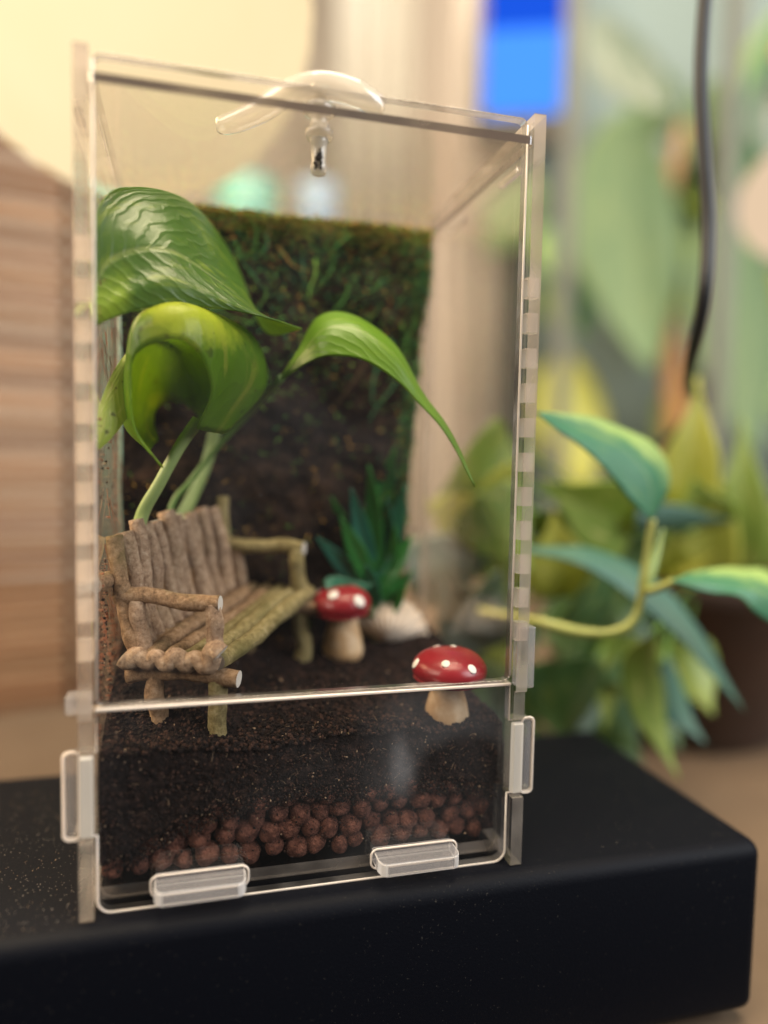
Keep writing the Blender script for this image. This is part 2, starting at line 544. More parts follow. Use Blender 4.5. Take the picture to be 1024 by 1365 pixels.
def leaf_obj(name, net, mat, parent, origin=(0, 0, 0), nu=36, nv=18, thick=0.00035, ripple=0.0):
    o = link(name, patch(net, nu, nv, origin, ripple), mat, parent)
    m = o.modifiers.new('thickness', 'SOLIDIFY')
    m.thickness = thick
    m.offset = 0
    return o


def leaf_net(base, tip, width, side, droop=0.1, fold=0.25, shape=(0.12, 0.82, 1.0, 0.86, 0.55, 0.22, 0.02)):
    """heart-shaped leaf between two points: side = direction across the blade"""
    b, t = Vector(base), Vector(tip)
    ln = t - b
    sd = Vector(side)
    sd = (sd - ln.normalized() * sd.dot(ln.normalized())).normalized()
    nr = sd.cross(ln.normalized())
    rows = []
    for k in (-1.0, -0.55, 0.0, 0.55, 1.0):
        r = []
        for i, w in enumerate(shape):
            f = i / (len(shape) - 1)
            c = b + ln * f + nr * (4 * f * (1 - f)) * droop * ln.length
            back = -0.10 * ln * abs(k) if 0 < i < 3 else Vector((0, 0, 0))
            r.append(tuple(c + back + sd * k * w * width / 2 + nr * abs(k) * w * fold * width / 2))
        rows.append(r)
    return rows


def shards(items, mats_n, seg=3):
    """many small tapered blades joined: items = (point, direction, length, width, material index)"""
    vs, fs, mi = [], [], []
    for p, d, ln, w, m in items:
        p, d = Vector(p), Vector(d).normalized()
        s = d.orthogonal().normalized()
        s = Quaternion(d, random.uniform(0, 6.28)) @ s
        bend = d.cross(s) * random.uniform(-0.5, 0.5)
        base = len(vs)
        for k in range(seg + 1):
            f = k / seg
            c = p + d * ln * f + bend * ln * f * f
            ww = w * (1 - f) * 0.5 if k else w * 0.35
            vs.append(c - s * ww)
            vs.append(c + s * ww)
        for k in range(seg):
            a = base + 2 * k
            fs.append((a, a + 1, a + 3, a + 2))
            mi.append(m)
    me = mesh_from(vs, fs)
    me.polygons.foreach_set('material_index', mi)
    return me


ICO = None


def crumbs(items):
    """small angular lumps joined: items = (point, radius, material index)"""
    global ICO
    if ICO is None:
        bm = bmesh.new()
        bmesh.ops.create_icosphere(bm, subdivisions=1, radius=1.0)
        bm.verts.ensure_lookup_table()
        ICO = ([v.co.copy() for v in bm.verts], [tuple(v.index for v in f.verts) for f in bm.faces])
        bm.free()
    vs, fs, mi = [], [], []
    for p, r, m in items:
        q = Quaternion((random.random() - .5, random.random() - .5, random.random() - .5, random.random() + .01)).normalized()
        sc = Vector((random.uniform(.6, 1.3), random.uniform(.6, 1.2), random.uniform(.5, 1.1)))
        b = len(vs)
        for v in ICO[0]:
            k = random.uniform(.75, 1.2) * r
            vs.append(Vector(p) + q @ Vector((v.x * sc.x * k, v.y * sc.y * k, v.z * sc.z * k)))
        for f in ICO[1]:
            fs.append((f[0] + b, f[1] + b, f[2] + b))
            mi.append(m)
    me = mesh_from(vs, fs)
    me.polygons.foreach_set('material_index', mi)
    return me


def slab(outline, axis, a, b, holes=()):
    """acrylic sheet: outline in 2D, thickness a..b along axis ('x','y','z'); big faces slot 0, cut edges slot 1"""
    def P(uv, w):
        u, v = uv
        return (w, u, v) if axis == 'x' else (u, w, v) if axis == 'y' else (u, v, w)
    vs, fs, mi = [], [], []
    n = len(outline)
    vs += [P(p, a) for p in outline] + [P(p, b) for p in outline]
    fs.append(tuple(range(n)))
    fs.append(tuple(range(n, 2 * n))[::-1])
    mi += [0, 0]
    for i in range(n):
        j = (i + 1) % n
        fs.append((i, j, j + n, i + n))
        mi.append(1)
    for h in holes:
        k, m = len(vs), len(h)
        vs += [P(p, a + (b - a) * 0.02) for p in h] + [P(p, a + (b - a) * 0.98) for p in h]
        for i in range(m):
            j = (i + 1) % m
            fs.append((k + i, k + j, k + j + m, k + i + m))
            mi.append(2)
    me = mesh_from(vs, fs)
    me.polygons.foreach_set('material_index', mi)
    bm = bmesh.new()
    bm.from_mesh(me)
    bmesh.ops.recalc_face_normals(bm, faces=bm.faces)
    bm.to_mesh(me)
    bm.free()
    return me


def rrect(x0, y0, x1, y1, r, seg=5):
    out = []
    for cx, cy, a0 in ((x1 - r, y1 - r, 0), (x0 + r, y1 - r, 90), (x0 + r, y0 + r, 180), (x1 - r, y0 + r, 270)):
        for k in range(seg + 1):
            a = math.radians(a0 + 90 * k / seg)
            out.append((cx + r * math.cos(a), cy + r * math.sin(a)))
    return out


def ring(pts, r, sides=6):
    """closed tube through points"""
    pts = vecs(pts)
    n = len(pts)
    vs, fs = [], []
    cen = sum(pts, Vector()) / n
    for k, p in enumerate(pts):
        tg = (pts[(k + 1) % n] - pts[k - 1]).normalized()
        o = (p - cen)
        o = (o - tg * o.dot(tg)).normalized()
        b = tg.cross(o)
        for s in range(sides):
            a = 2 * math.pi * s / sides
            vs.append(p + (o * math.cos(a) + b * math.sin(a)) * r)
    for k in range(n):
        for s in range(sides):
            a, b2 = k * sides + s, k * sides + (s + 1) % sides
            c, d = ((k + 1) % n) * sides + s, ((k + 1) % n) * sides + (s + 1) % sides
            fs.append((a, b2, d, c))
    return mesh_from(vs, fs, smooth=True)

NETS = {
 'fold': [[(0.0006, 0.014, 0.128), (0.0049, 0.013, 0.1302), (0.0144, 0.014, 0.1336), (0.0299, 0.017, 0.1346), (0.0398, 0.019, 0.1336), (0.0486, 0.027, 0.1332)], [(0.0007, 0.013, 0.1298), (0.0058, 0.013, 0.1342), (0.0149, 0.014, 0.1384), (0.0291, 0.017, 0.1368), (0.039, 0.02, 0.1339), (0.0486, 0.027, 0.1332)], [(0.0007, 0.013, 0.133), (0.006, 0.015, 0.1389), (0.0164, 0.017, 0.1434), (0.0292, 0.021, 0.1397), (0.0387, 0.023, 0.1349), (0.0486, 0.027, 0.1332)], [(0.0003, 0.015, 0.1375), (0.0027, 0.017, 0.1488), (0.0158, 0.022, 0.1524), (0.0291, 0.028, 0.1442), (0.0388, 0.028, 0.1361), (0.0486, 0.027, 0.1332)], [(0.0005, 0.017, 0.1453), (0.0027, 0.02, 0.1575), (0.0178, 0.032, 0.1619), (0.031, 0.04, 0.1514), (0.0396, 0.036, 0.1368), (0.0486, 0.027, 0.1332)], [(0.0014, 0.019, 0.1534), (0.0054, 0.023, 0.1619), (0.0204, 0.04, 0.1661), (0.0329, 0.05, 0.1552), (0.0408, 0.044, 0.1351), (0.0488, 0.028, 0.1332)]],
 'hood': [[(0.0152, 0.014, 0.0974), (0.0094, 0.013, 0.1054), (0.0084, 0.012, 0.1178), (0.0107, 0.01, 0.1232), (0.0177, 0.008, 0.1256), (0.0229, 0.01, 0.1233), (0.026, 0.015, 0.1155), (0.0227, 0.022, 0.1067)], [(0.0143, 0.016, 0.0982), (0.0083, 0.015, 0.108), (0.0076, 0.014, 0.1213), (0.0099, 0.013, 0.1304), (0.0181, 0.012, 0.1339), (0.0262, 0.014, 0.1309), (0.0295, 0.018, 0.1195), (0.025, 0.024, 0.1063)], [(0.0129, 0.021, 0.1), (0.0061, 0.022, 0.1083), (0.0068, 0.024, 0.1225), (0.0101, 0.026, 0.1333), (0.0196, 0.027, 0.1367), (0.0336, 0.027, 0.1318), (0.0382, 0.028, 0.1192), (0.0293, 0.028, 0.106)], [(0.0117, 0.027, 0.1011), (0.0056, 0.03, 0.1083), (0.0071, 0.034, 0.122), (0.0113, 0.037, 0.1335), (0.0214, 0.038, 0.1377), (0.0363, 0.038, 0.1323), (0.0405, 0.036, 0.1191), (0.0308, 0.032, 0.1077)], [(0.0121, 0.034, 0.1025), (0.0079, 0.038, 0.1082), (0.0083, 0.044, 0.1203), (0.0123, 0.048, 0.13), (0.0205, 0.049, 0.1326), (0.0305, 0.048, 0.127), (0.0348, 0.044, 0.1165), (0.0281, 0.036, 0.1088)], [(0.0126, 0.04, 0.1035), (0.0093, 0.045, 0.1092), (0.0094, 0.05, 0.118), (0.0134, 0.053, 0.1236), (0.0195, 0.054, 0.1246), (0.0266, 0.053, 0.1207), (0.0285, 0.048, 0.1145), (0.024, 0.04, 0.1094)], [(0.0133, 0.042, 0.1044), (0.0119, 0.048, 0.1086), (0.012, 0.053, 0.1125), (0.0147, 0.056, 0.1154), (0.0188, 0.056, 0.1155), (0.0221, 0.055, 0.1131), (0.0233, 0.05, 0.1107), (0.0217, 0.042, 0.1082)]],
 'speck': [[(0.0075, 0.024, 0.125), (0.0047, 0.02, 0.1202), (0.0019, 0.017, 0.113), (0.001, 0.016, 0.1078), (0.0009, 0.015, 0.1007)], [(0.0077, 0.022, 0.1244), (0.0056, 0.019, 0.1176), (0.0035, 0.016, 0.1104), (0.0027, 0.015, 0.1058), (0.0009, 0.015, 0.1007)], [(0.0077, 0.023, 0.1242), (0.0081, 0.02, 0.1161), (0.0076, 0.018, 0.1098), (0.0042, 0.016, 0.1042), (0.0009, 0.015, 0.1007)]],
 'arch': [[(0.0441, 0.036, 0.1212), (0.049, 0.036, 0.1288), (0.0545, 0.036, 0.1381), (0.0634, 0.034, 0.1389), (0.0736, 0.029, 0.1312), (0.0804, 0.023, 0.1177), (0.0858, 0.017, 0.1079), (0.0912, 0.012, 0.094)], [(0.044, 0.034, 0.1208), (0.0493, 0.031, 0.127), (0.0546, 0.028, 0.1334), (0.0629, 0.026, 0.1336), (0.072, 0.023, 0.1272), (0.0791, 0.02, 0.1165), (0.0848, 0.016, 0.1078), (0.0912, 0.012, 0.094)], [(0.0442, 0.034, 0.1204), (0.05, 0.028, 0.1247), (0.0555, 0.024, 0.1264), (0.0639, 0.022, 0.1254), (0.0724, 0.02, 0.1204), (0.0783, 0.018, 0.1142), (0.0839, 0.015, 0.1072), (0.091, 0.012, 0.094)]],
 'outer_a': [[(0.1666, 0.045, 0.0834), (0.1761, 0.05, 0.0944), (0.1738, 0.052, 0.1051), (0.1588, 0.05, 0.112), (0.1388, 0.044, 0.1156), (0.1192, 0.036, 0.1153)], [(0.1649, 0.043, 0.0831), (0.1641, 0.044, 0.0956), (0.1552, 0.044, 0.1046), (0.145, 0.043, 0.1095), (0.1315, 0.04, 0.1131), (0.1192, 0.036, 0.1153)], [(0.1647, 0.043, 0.0826), (0.1552, 0.04, 0.089), (0.1437, 0.038, 0.099), (0.1339, 0.037, 0.1063), (0.1252, 0.036, 0.1109), (0.1192, 0.036, 0.1153)]],
 'outer_b': [[(0.1683, 0.036, 0.0644), (0.1823, 0.042, 0.0661), (0.2019, 0.046, 0.0662), (0.2176, 0.046, 0.0625), (0.2307, 0.04, 0.0397)], [(0.1676, 0.035, 0.0641), (0.1806, 0.036, 0.0634), (0.1949, 0.036, 0.0626), (0.207, 0.036, 0.0578), (0.2307, 0.04, 0.0397)], [(0.1684, 0.036, 0.0635), (0.1806, 0.034, 0.0604), (0.1902, 0.032, 0.0595), (0.1993, 0.032, 0.0524), (0.2307, 0.04, 0.0397)]],
 'outer_c': [[(0.1363, 0.075, 0.0709), (0.1651, 0.078, 0.0692), (0.189, 0.076, 0.0589), (0.2058, 0.07, 0.0405), (0.2216, 0.062, 0.0095)], [(0.1349, 0.072, 0.0705), (0.1601, 0.072, 0.067), (0.1818, 0.07, 0.0553), (0.2003, 0.066, 0.0374), (0.2216, 0.062, 0.0095)], [(0.1339, 0.07, 0.0697), (0.1563, 0.068, 0.0641), (0.1755, 0.066, 0.0521), (0.1966, 0.064, 0.0347), (0.2216, 0.062, 0.0095)]],
}
CURVES = {
 'pet_hood': [(0.0233, 0.03, 0.1093), (0.0188, 0.03, 0.1026), (0.0137, 0.031, 0.093), (0.0092, 0.033, 0.084), (0.0077, 0.034, 0.0708), (0.0076, 0.034, 0.0533)],
 'pet_arch': [(0.0446, 0.034, 0.1214), (0.0378, 0.048, 0.1132), (0.0298, 0.052, 0.1043), (0.0216, 0.052, 0.0935), (0.0155, 0.05, 0.083), (0.0137, 0.046, 0.0502)],
 'pet_fold': [(0.0009, 0.014, 0.1299), (-0.0001, 0.035, 0.1383), (0.0143, 0.057, 0.1377), (0.0289, 0.0585, 0.1196), (0.0268, 0.058, 0.1), (0.0174, 0.056, 0.0761), (0.0115, 0.05, 0.0493)],
 'pet_speck': [(0.0076, 0.023, 0.1247), (0.0099, 0.045, 0.1323), (0.0268, 0.0585, 0.1238), (0.0258, 0.058, 0.0999), (0.0154, 0.056, 0.0761), (0.0106, 0.048, 0.0498)],
 'out_stem': [(0.1659, 0.044, 0.083), (0.1643, 0.044, 0.0701), (0.1635, 0.044, 0.0598), (0.1613, 0.045, 0.0503), (0.1553, 0.047, 0.0459), (0.145, 0.052, 0.0451), (0.134, 0.06, 0.0473), (0.1241, 0.085, 0.0459)],
 'out_b': [(0.1638, 0.044, 0.0596), (0.1656, 0.04, 0.0609), (0.1689, 0.036, 0.064)],
 'out_bud': [(0.1714, 0.046, 0.0797), (0.1688, 0.045, 0.0724), (0.1657, 0.044, 0.0652), (0.1638, 0.044, 0.0591)],
 'cable': [(0.1779, 0.045, 0.26), (0.1768, 0.045, 0.2418), (0.1769, 0.045, 0.2214), (0.1796, 0.045, 0.1987), (0.1822, 0.045, 0.1779), (0.1819, 0.045, 0.1542), (0.1896, 0.06, 0.1373), (0.2191, 0.1, 0.1319), (0.2578, 0.15, 0.1235)],
}

def grid_slab(us, ws, hole, axis, a, b):
    """acrylic sheet cut on a grid: hole(i, j) -> 0 solid, 1 outside, 2 vent slot"""
    nu, nw = len(us) - 1, len(ws) - 1
    st = lambda i, j: hole(i, j) if 0 <= i < nu and 0 <= j < nw else 1
    vs, fs, mi, idx = [], [], [], {}

    def V(i, j, k):
        if (i, j, k) not in idx:
            u, w, t = us[i], ws[j], (a, b)[k]
            idx[(i, j, k)] = len(vs)
            vs.append((t, u, w) if axis == 'x' else (u, t, w))
        return idx[(i, j, k)]
    for i in range(nu):
        for j in range(nw):
            if st(i, j):
                continue
            for k in (0, 1):
                fs.append((V(i, j, k), V(i + 1, j, k), V(i + 1, j + 1, k), V(i, j + 1, k)))
                mi.append(0)
            for (di, dj, p, q) in ((-1, 0, (i, j), (i, j + 1)), (1, 0, (i + 1, j), (i + 1, j + 1)), (0, -1, (i, j), (i + 1, j)), (0, 1, (i, j + 1), (i + 1, j + 1))):
                s = st(i + di, j + dj)
                if s:
                    fs.append((V(*p, 0), V(*q, 0), V(*q, 1), V(*p, 1)))
                    mi.append(s)
    me = mesh_from(vs, fs)
    me.polygons.foreach_set('material_index', mi)
    bm = bmesh.new()
    bm.from_mesh(me)
    bmesh.ops.recalc_face_normals(bm, faces=bm.faces)
    bm.to_mesh(me)
    bm.free()
    return me


# ------------------------------------------------------------------ setting
TABLE_Z = -0.0525
o = link('table_top', box_mesh((-1.2, -0.012, TABLE_Z - 0.03), (1.6, 0.86, TABLE_Z), 0.002), 'table_wood')
tag(o, kind='structure')
o = link('wall', box_mesh((-2.0, 1.62, TABLE_Z - 0.5), (2.6, 1.7, 2.2)), 'wall_paint')
tag(o, kind='structure')

# stand
o = link('black_stand', box_mesh((-0.30, -0.0045, TABLE_Z + 0.004), (0.1712, 0.083, -0.0003), 0.0042, 5, True), 'stand_black')
tag(o, 'low matte black box with rounded edges under the clear terrarium', 'stand')
foot_mesh = lathe([(0.008, TABLE_Z + 0.0001), (0.009, TABLE_Z + 0.0043)], 20)
for k, (fx, fy) in enumerate(((-0.27, 0.012), (-0.27, 0.062), (0.145, 0.012), (0.145, 0.062))):
    f = link('rubber_foot', foot_mesh, None if k else 'cable_rubber', o)
    f.location = (fx, fy, 0)

it = []
for k in range(1500):
    x, y = -0.002 - abs(random.gauss(0, 0.045)), random.uniform(-0.001, 0.07)
    it.append(((x, y, -0.0003), random.uniform(.00005, .00016), random.choices((0, 1), (0.7, 0.3))[0]))
for k in range(260):
    it.append(((random.uniform(0.105, 0.168), random.uniform(0.0, 0.075), -0.0003), random.uniform(.00004, .00010), 0))
o = link('dust_specks', crumbs(it), ['dust_grey', 'crumb_pale'])
tag(o, 'pale dust and soil specks lying on the black stand', 'dust', kind='stuff')

# ------------------------------------------------------------------ terrarium
T = thing('acrylic_terrarium', 'tall clear acrylic terrarium box with a rotating latch on its lid', 'terrarium')
AC = ['acrylic_face', 'acrylic_edge', 'acrylic_edge']
FR = ['acrylic_front', 'acrylic_clear']
H, DEP = 0.1812, 0.0785
vz0, pitch, rows = 0.0565, 0.0083, 11
ws = [0.0, 0.0172, 0.0366, 0.0440, 0.0505]
for r in range(rows):
    ws += [vz0 + r * pitch, vz0 + r * pitch + 0.0046]
ws += [0.1725, H]
us = [0.0, 0.0010, 0.0036, 0.0056, DEP]
vent_cols = {1}
vent_rows = {5 + 2 * r for r in range(rows)}


def side_state(i, j):
    if j == 1 and i in (0, 1, 2):
        return 1                      # slot for the front pane's tab
    if j == 2 and i == 0:
        return 1                      # step in the front edge
    if i in vent_cols and j in vent_rows:
        return 2
    return 0


side_mesh = grid_slab(us, ws, side_state, 'x', -0.0015, 0.0015)
sl = link('side_panel', side_mesh, ['acrylic_face', 'acrylic_edge', 'slot_wall'], T)
sr = link('side_panel', side_mesh, None, T)
sr.location = (0.1, 0, 0)

# lower front pane with a tab through each side panel
y0, y1 = 0.0026, 0.0053
def front_outline():
    x0, x1, z0, z1, r = 0.0019, 0.0981, -0.0001, 0.0453, 0.003
    tl0, tl1, e = 0.0176, 0.0362, 0.0047
    pts = []
    for k in range(6):
        a = math.radians(180 + 90 * k / 5)
        pts.append((x0 + r + r * math.cos(a), z0 + r + r * math.sin(a)))
    for k in range(6):
        a = math.radians(270 + 90 * k / 5)
        pts.append((x1 - r + r * math.cos(a), z0 + r + r * math.sin(a)))
    pts += [(x1, tl0), (0.1 + e - .0008, tl0), (0.1 + e, tl0 + .0008), (0.1 + e, tl1 - .0008), (0.1 + e - .0008, tl1), (x1, tl1), (x1, z1)]
    pts += [(x0, z1), (x0, tl1), (-e + .0008, tl1), (-e, tl1 - .0008), (-e, tl0 + .0008), (-e + .0008, tl0), (x0, tl0)]
    return pts
fp = link('front_panel', slab(front_outline(), 'y', y0, y1), FR, T)
link('cut_edge', ring([(u, y0, v) for u, v in front_outline()], 0.00030), 'cut_line', fp)
for x0, x1 in ((0.0138, 0.0336), (0.0641, 0.0842)):
    rr = ring([(u, y0 - 0.0002, v) for u, v in rrect(x0 - 0.0008, 0.0022, x1 + 0.0008, 0.0070, 0.0016)], 0.00028)
    link('slot_rim', rr, 'cut_line', fp)
for sgn, xc in ((-1, -0.0032), (1, 0.1032)):
    rr = ring([(u, y0 - 0.0003, v) for u, v in rrect(xc - 0.0016, 0.0172, xc + 0.0016, 0.0366, 0.0012)], 0.00030)
    link('tab_rim', rr, 'cut_line', fp)
    link('tab_block', box_mesh((xc - 0.0013, y0 - 0.0002, 0.0177), (xc + 0.0013, y1 + 0.0002, 0.0361), 0.0006, 2), 'tab_plastic', fp)
    xm = 0.0 if sgn < 0 else 0.1
    link('tab_lip', box_mesh((xm - 0.0014, 0.0006, 0.0180), (xm + 0.0014, y0 - 0.0001, 0.0358), 0.0003, 1), 'milky_plastic', fp)
# pale saw-cut bevel along the top of the lower pane
link('top_bevel', box_mesh((0.0016, y0 - 0.0003, 0.0449), (0.0984, y1 + 0.0001, 0.0457), 0.0002, 1), 'cut_line', fp)

# door above it
dr = link('door', slab(rrect(0.0021, 0.0462, 0.0979, 0.1809, 0.0016), 'y', y0, y1), ['acrylic_face', 'acrylic_clear'], T)
link('cut_edge', ring([(u, y0, v) for u, v in rrect(0.0021, 0.0462, 0.0979, 0.1809, 0.0016)], 0.00018), 'acrylic_clear', dr)
for xx in (0.0020, 0.0980):
    link('side_glint', tube([(xx, y0 - .0001, 0.0475), (xx, y0 - .0001, 0.1795)], .00030, 8, 4), 'cut_line', dr)
for (x0, x1, z0, z1) in ((0.0996, 0.1036, 0.0446, 0.0600), (-0.0040, 0.0012, 0.0452, 0.0492)):
    link('hinge_block', box_mesh((x0, 0.0004, z0), (x1, 0.0050, z1), 0.0004, 2), 'tab_plastic', dr)
# lid
lid = link('lid', slab(rrect(0.0018, -0.0004, 0.0982, DEP - 0.001, 0.0008), 'z', 0.1739, 0.1758), ['acrylic_face', 'lid_dark_reflection'], T)
for xx in (-0.0036, 0.1017):
    for yy in (0.016, 0.056):
        link('lid_tab', box_mesh((xx, yy, 0.1740), (xx + 0.0019, yy + 0.012, 0.1757), 0.0003, 1), 'acrylic_edge', lid)
# latch on the lid
LX, LY = 0.0490, 0.0062
grom = [(0.0012, 0.1712), (0.0026, 0.1714), (0.0031, 0.1722), (0.0031, 0.1732), (0.0022, 0.1738), (0.0018, 0.1758), (0.0024, 0.1762), (0.0036, 0.1770), (0.0036, 0.1785), (0.0020, 0.1790)]
g = link('latch_grommet', lathe(grom, 28), 'clear_plastic', lid)
g.location = (LX, LY, 0)
post = [(0.0012, 0.1638), (0.0017, 0.1641), (0.0018, 0.1655), (0.0016, 0.1665), (0.0019, 0.1705), (0.0022, 0.1712), (0.0020, 0.1716)]
g = link('latch_post', lathe(post, 24), 'milky_plastic', lid)
g.location = (LX, LY, 0)
it = [((LX - 0.0004 + random.uniform(-.0007, .0007), LY - 0.0017 + random.uniform(-.0003, .0002), 0.1640 + random.uniform(0, .0045)), random.uniform(.0003, .0006), 0) for k in range(26)]
g = link('latch_dirt', crumbs(it), ['soot'], lid)
tag(g, kind='stuff')


def latch_handle():
    path = vecs([(0.0275, 0.0190, 0.1768), (0.0315, 0.0160, 0.1772), (0.0365, 0.0120, 0.1786), (0.0420, 0.0075, 0.1810), (0.0490, 0.0045, 0.1822),
                 (0.0560, 0.0038, 0.1815), (0.0605, 0.0042, 0.1802), (0.0632, 0.0050, 0.1792)])
    wid = [0.0046, 0.0060, 0.0058, 0.0052, 0.0056, 0.0050, 0.0044, 0.0032]
    vs, fs = [], []
    S, K = 40, 14
    for i in range(S + 1):
        p = catmull(path, i / S)
        tg = (catmull(path, min(1, i / S + .01)) - catmull(path, max(0, i / S - .01))).normalized()
        sd = tg.cross(Vector((0, 0, 1))).normalized()
        up = sd.cross(tg)
        w = catmull([Vector((x, 0, 0)) for x in wid], i / S).x * (0.55 if i in (0, S) else 1)
        for k in range(K):
            a = 2 * math.pi * k / K
            c, s = math.cos(a), math.sin(a)
            vs.append(p + sd * math.copysign(abs(c) ** 0.6, c) * w / 2 + up * math.copysign(abs(s) ** 0.6, s) * (0.0016 + 0.0010 * math.sin(math.pi * min(1, max(0, (i / S - .2) / .8)))))
    for i in range(S):
        for k in range(K):
            a, b = i * K + k, i * K + (k + 1) % K
            fs.append((a, b, b + K, a + K))
    fs.append(tuple(range(K))[::-1])
    fs.append(tuple(range(S * K, S * K + K)))
    return mesh_from(vs, fs, smooth=True)


link('latch_handle', latch_handle(), 'clear_plastic', lid)
link('latch_pillar', lathe([(0.0016, 0.1785), (0.0016, 0.1812), (0.0022, 0.1822)], 20), 'clear_plastic', lid).location = (LX, LY - 0.001, 0)

# back and floor
link('back_panel', slab(rrect(0.0018, 0.0056, 0.0982, 0.1736, 0.001), 'y', DEP - 0.0042, DEP - 0.0015), AC, T)
fl = link('floor_panel', slab([(0.0018, 0.0056), (0.0982, 0.0056), (0.0982, DEP - 0.005), (0.0018, DEP - 0.005)], 'z', 0.0012, 0.0042), ['acrylic_face', 'acrylic_edge'], T)
for x0, x1 in ((0.0138, 0.0336), (0.0641, 0.0842)):
    bm = bmesh.new()
    ol = [(x0, 0.0050), (x0, -0.0012), (x0 + 0.0006, -0.0030), (x0 + 0.0016, -0.0036), (x1 - 0.0016, -0.0036), (x1 - 0.0006, -0.0030), (x1, -0.0012), (x1, 0.0050)]
    lo = [bm.verts.new((u, v, 0.0031)) for u, v in ol]
    hi = [bm.verts.new((u, v, 0.0063)) for u, v in ol]
    bm.faces.new(lo)
    bm.faces.new(hi)
    for i in range(len(ol)):
        j = (i + 1) % len(ol)
        bm.faces.new((lo[i], lo[j], hi[j], hi[i]))
    bmesh.ops.bevel(bm, geom=[e for e in bm.edges], offset=0.00025, segments=2, affect='EDGES')
    for f_ in bm.faces:
        f_.material_index = 1 if f_.calc_area() < 6e-6 else 0
    link('floor_tab', bm_mesh(bm, False), ['tab_plastic', 'acrylic_rim'], fl)
link('floor_tab', box_mesh((-0.0040, 0.010, 0.0125), (-0.0016, 0.022, 0.0150), 0.0003, 1), 'tab_plastic', fl)

# ------------------------------------------------------------------ soil
def soil_h(x, y):
    z = 0.0345 + 0.21 * max(0.0, y - 0.012)
    z -= 0.0012 * max(0.0, 1 - (y - 0.006) / 0.006) ** 2
    z += 0.0022 * noise.noise(Vector((x * 60, y * 60, 1.3))) + 0.0009 * noise.noise(Vector((x * 190, y * 190, 4.1))) + 0.0007 * noise.noise(Vector((x * 520, y * 520, 2.0)))
    z += 0.0015 * math.exp(-((x - 0.004) / 0.006) ** 2)
    return z


def clay_top(x):
    p = [(0.0, 0.0085), (0.008, 0.0105), (0.018, 0.0150), (0.030, 0.0175), (0.045, 0.0205), (0.060, 0.0185), (0.075, 0.0190), (0.088, 0.0175), (0.1, 0.0150)]
    for (a, za), (b, zb) in zip(p, p[1:]):
        if a <= x <= b:
            return za + (zb - za) * (x - a) / (b - a) + 0.0030 * min(1.0, x / 0.03)
    return 0.01


def build_soil():
    NX, NZ, NY = 190, 64, 110
    X = lambda i: 0.0019 + 0.0962 * i / NX
    vs, fs = [], []
    front = []
    for j in range(NZ + 1):
        row = []
        for i in range(NX + 1):
            x = X(i)
            top = soil_h(x, 0.0062)
            z = 0.0045 + (top - 0.0045) * j / NZ
            n1 = noise.noise(Vector((x * 260, z * 260, 0))) * 0.5 + noise.noise(Vector((x * 700, z * 700, 5)))
            y = 0.0060 + max(-0.0004, 0.0006 * n1)
            e = max(0.0, 1.0 - (top - z) / 0.0045)
            y += 0.0022 * e * e * (0.6 + 0.8 * noise.noise(Vector((x * 300, 7, z * 200))))
            if z < clay_top(x):
                y += 0.0042 * min(1.0, (clay_top(x) - z) / 0.002)
            row.append(len(vs))
            vs.append((x, y, z))
        front.append(row)
    tops = [front[-1]]
    for k in range(1, NY + 1):
        row = []
        y = 0.0092 + (0.0725 - 0.0092) * k / NY
        for i in range(NX + 1):
            row.append(len(vs))
            vs.append((X(i), y, soil_h(X(i), y)))
        tops.append(row)
    for g in (front, tops):
        for a, b in zip(g, g[1:]):
            for i in range(NX):
                fs.append((a[i], a[i + 1], b[i + 1], b[i]))
    # sides, back, bottom
    bb = []
    for i in (0, NX):
        bb.append(len(vs))
        vs.append((X(i), 0.0725, 0.0045))
    fs.append(tuple([r[0] for r in front] + [r[0] for r in tops[1:]] + [bb[0]])[::-1])
    fs.append(tuple([r[NX] for r in front] + [r[NX] for r in tops[1:]] + [bb[1]]))
    fs.append(tuple([bb[1]] + list(reversed(tops[-1])) + [bb[0]]))
    fs.append(tuple([bb[0]] + front[0] + [bb[1]]))
    return mesh_from(vs, fs, smooth=False)


o = link('soil', build_soil(), 'soil_mat')
tag(o, 'dark crumbly potting soil filling the bottom of the terrarium', 'soil', kind='stuff')

it = []
for k in range(8000):
    x, z = random.uniform(0.0025, 0.0975), 0
    t = soil_h(x, 0.0062)
    z = random.uniform(clay_top(x) - 0.004, t)
    m = random.choices((0, 1, 2), (0.66, 0.31, 0.03))[0]
    r = random.uniform(.00012, .00042) * (0.75 if m == 2 else 1.0)
    it.append(((x, 0.0059 + random.uniform(-.0002, .0006) + 0.0015 * max(0, 1 - (t - z) / .0045) ** 2, z), r, m))
for k in range(1100):
    x = random.uniform(0.0035, 0.0965)
    z = 0.0052 + (clay_top(x) - 0.0052) * random.random() ** 0.6
    it.append(((x, 0.0059 + random.uniform(0, .0016), z), random.uniform(.0001, .00032), random.choices((0, 1, 2), (0.5, 0.46, 0.04))[0]))
for k in range(7500):
    x, y = random.uniform(0.0025, 0.0975), 0.006 + 0.064 * random.random() ** 1.6
    m = random.choices((0, 1, 2), (0.70, 0.28, 0.02))[0]
    r = random.uniform(.00018, .00065) * (0.7 if m == 2 else 1.0)
    it.append(((x, y, soil_h(x, y) + r * .3), r, m))
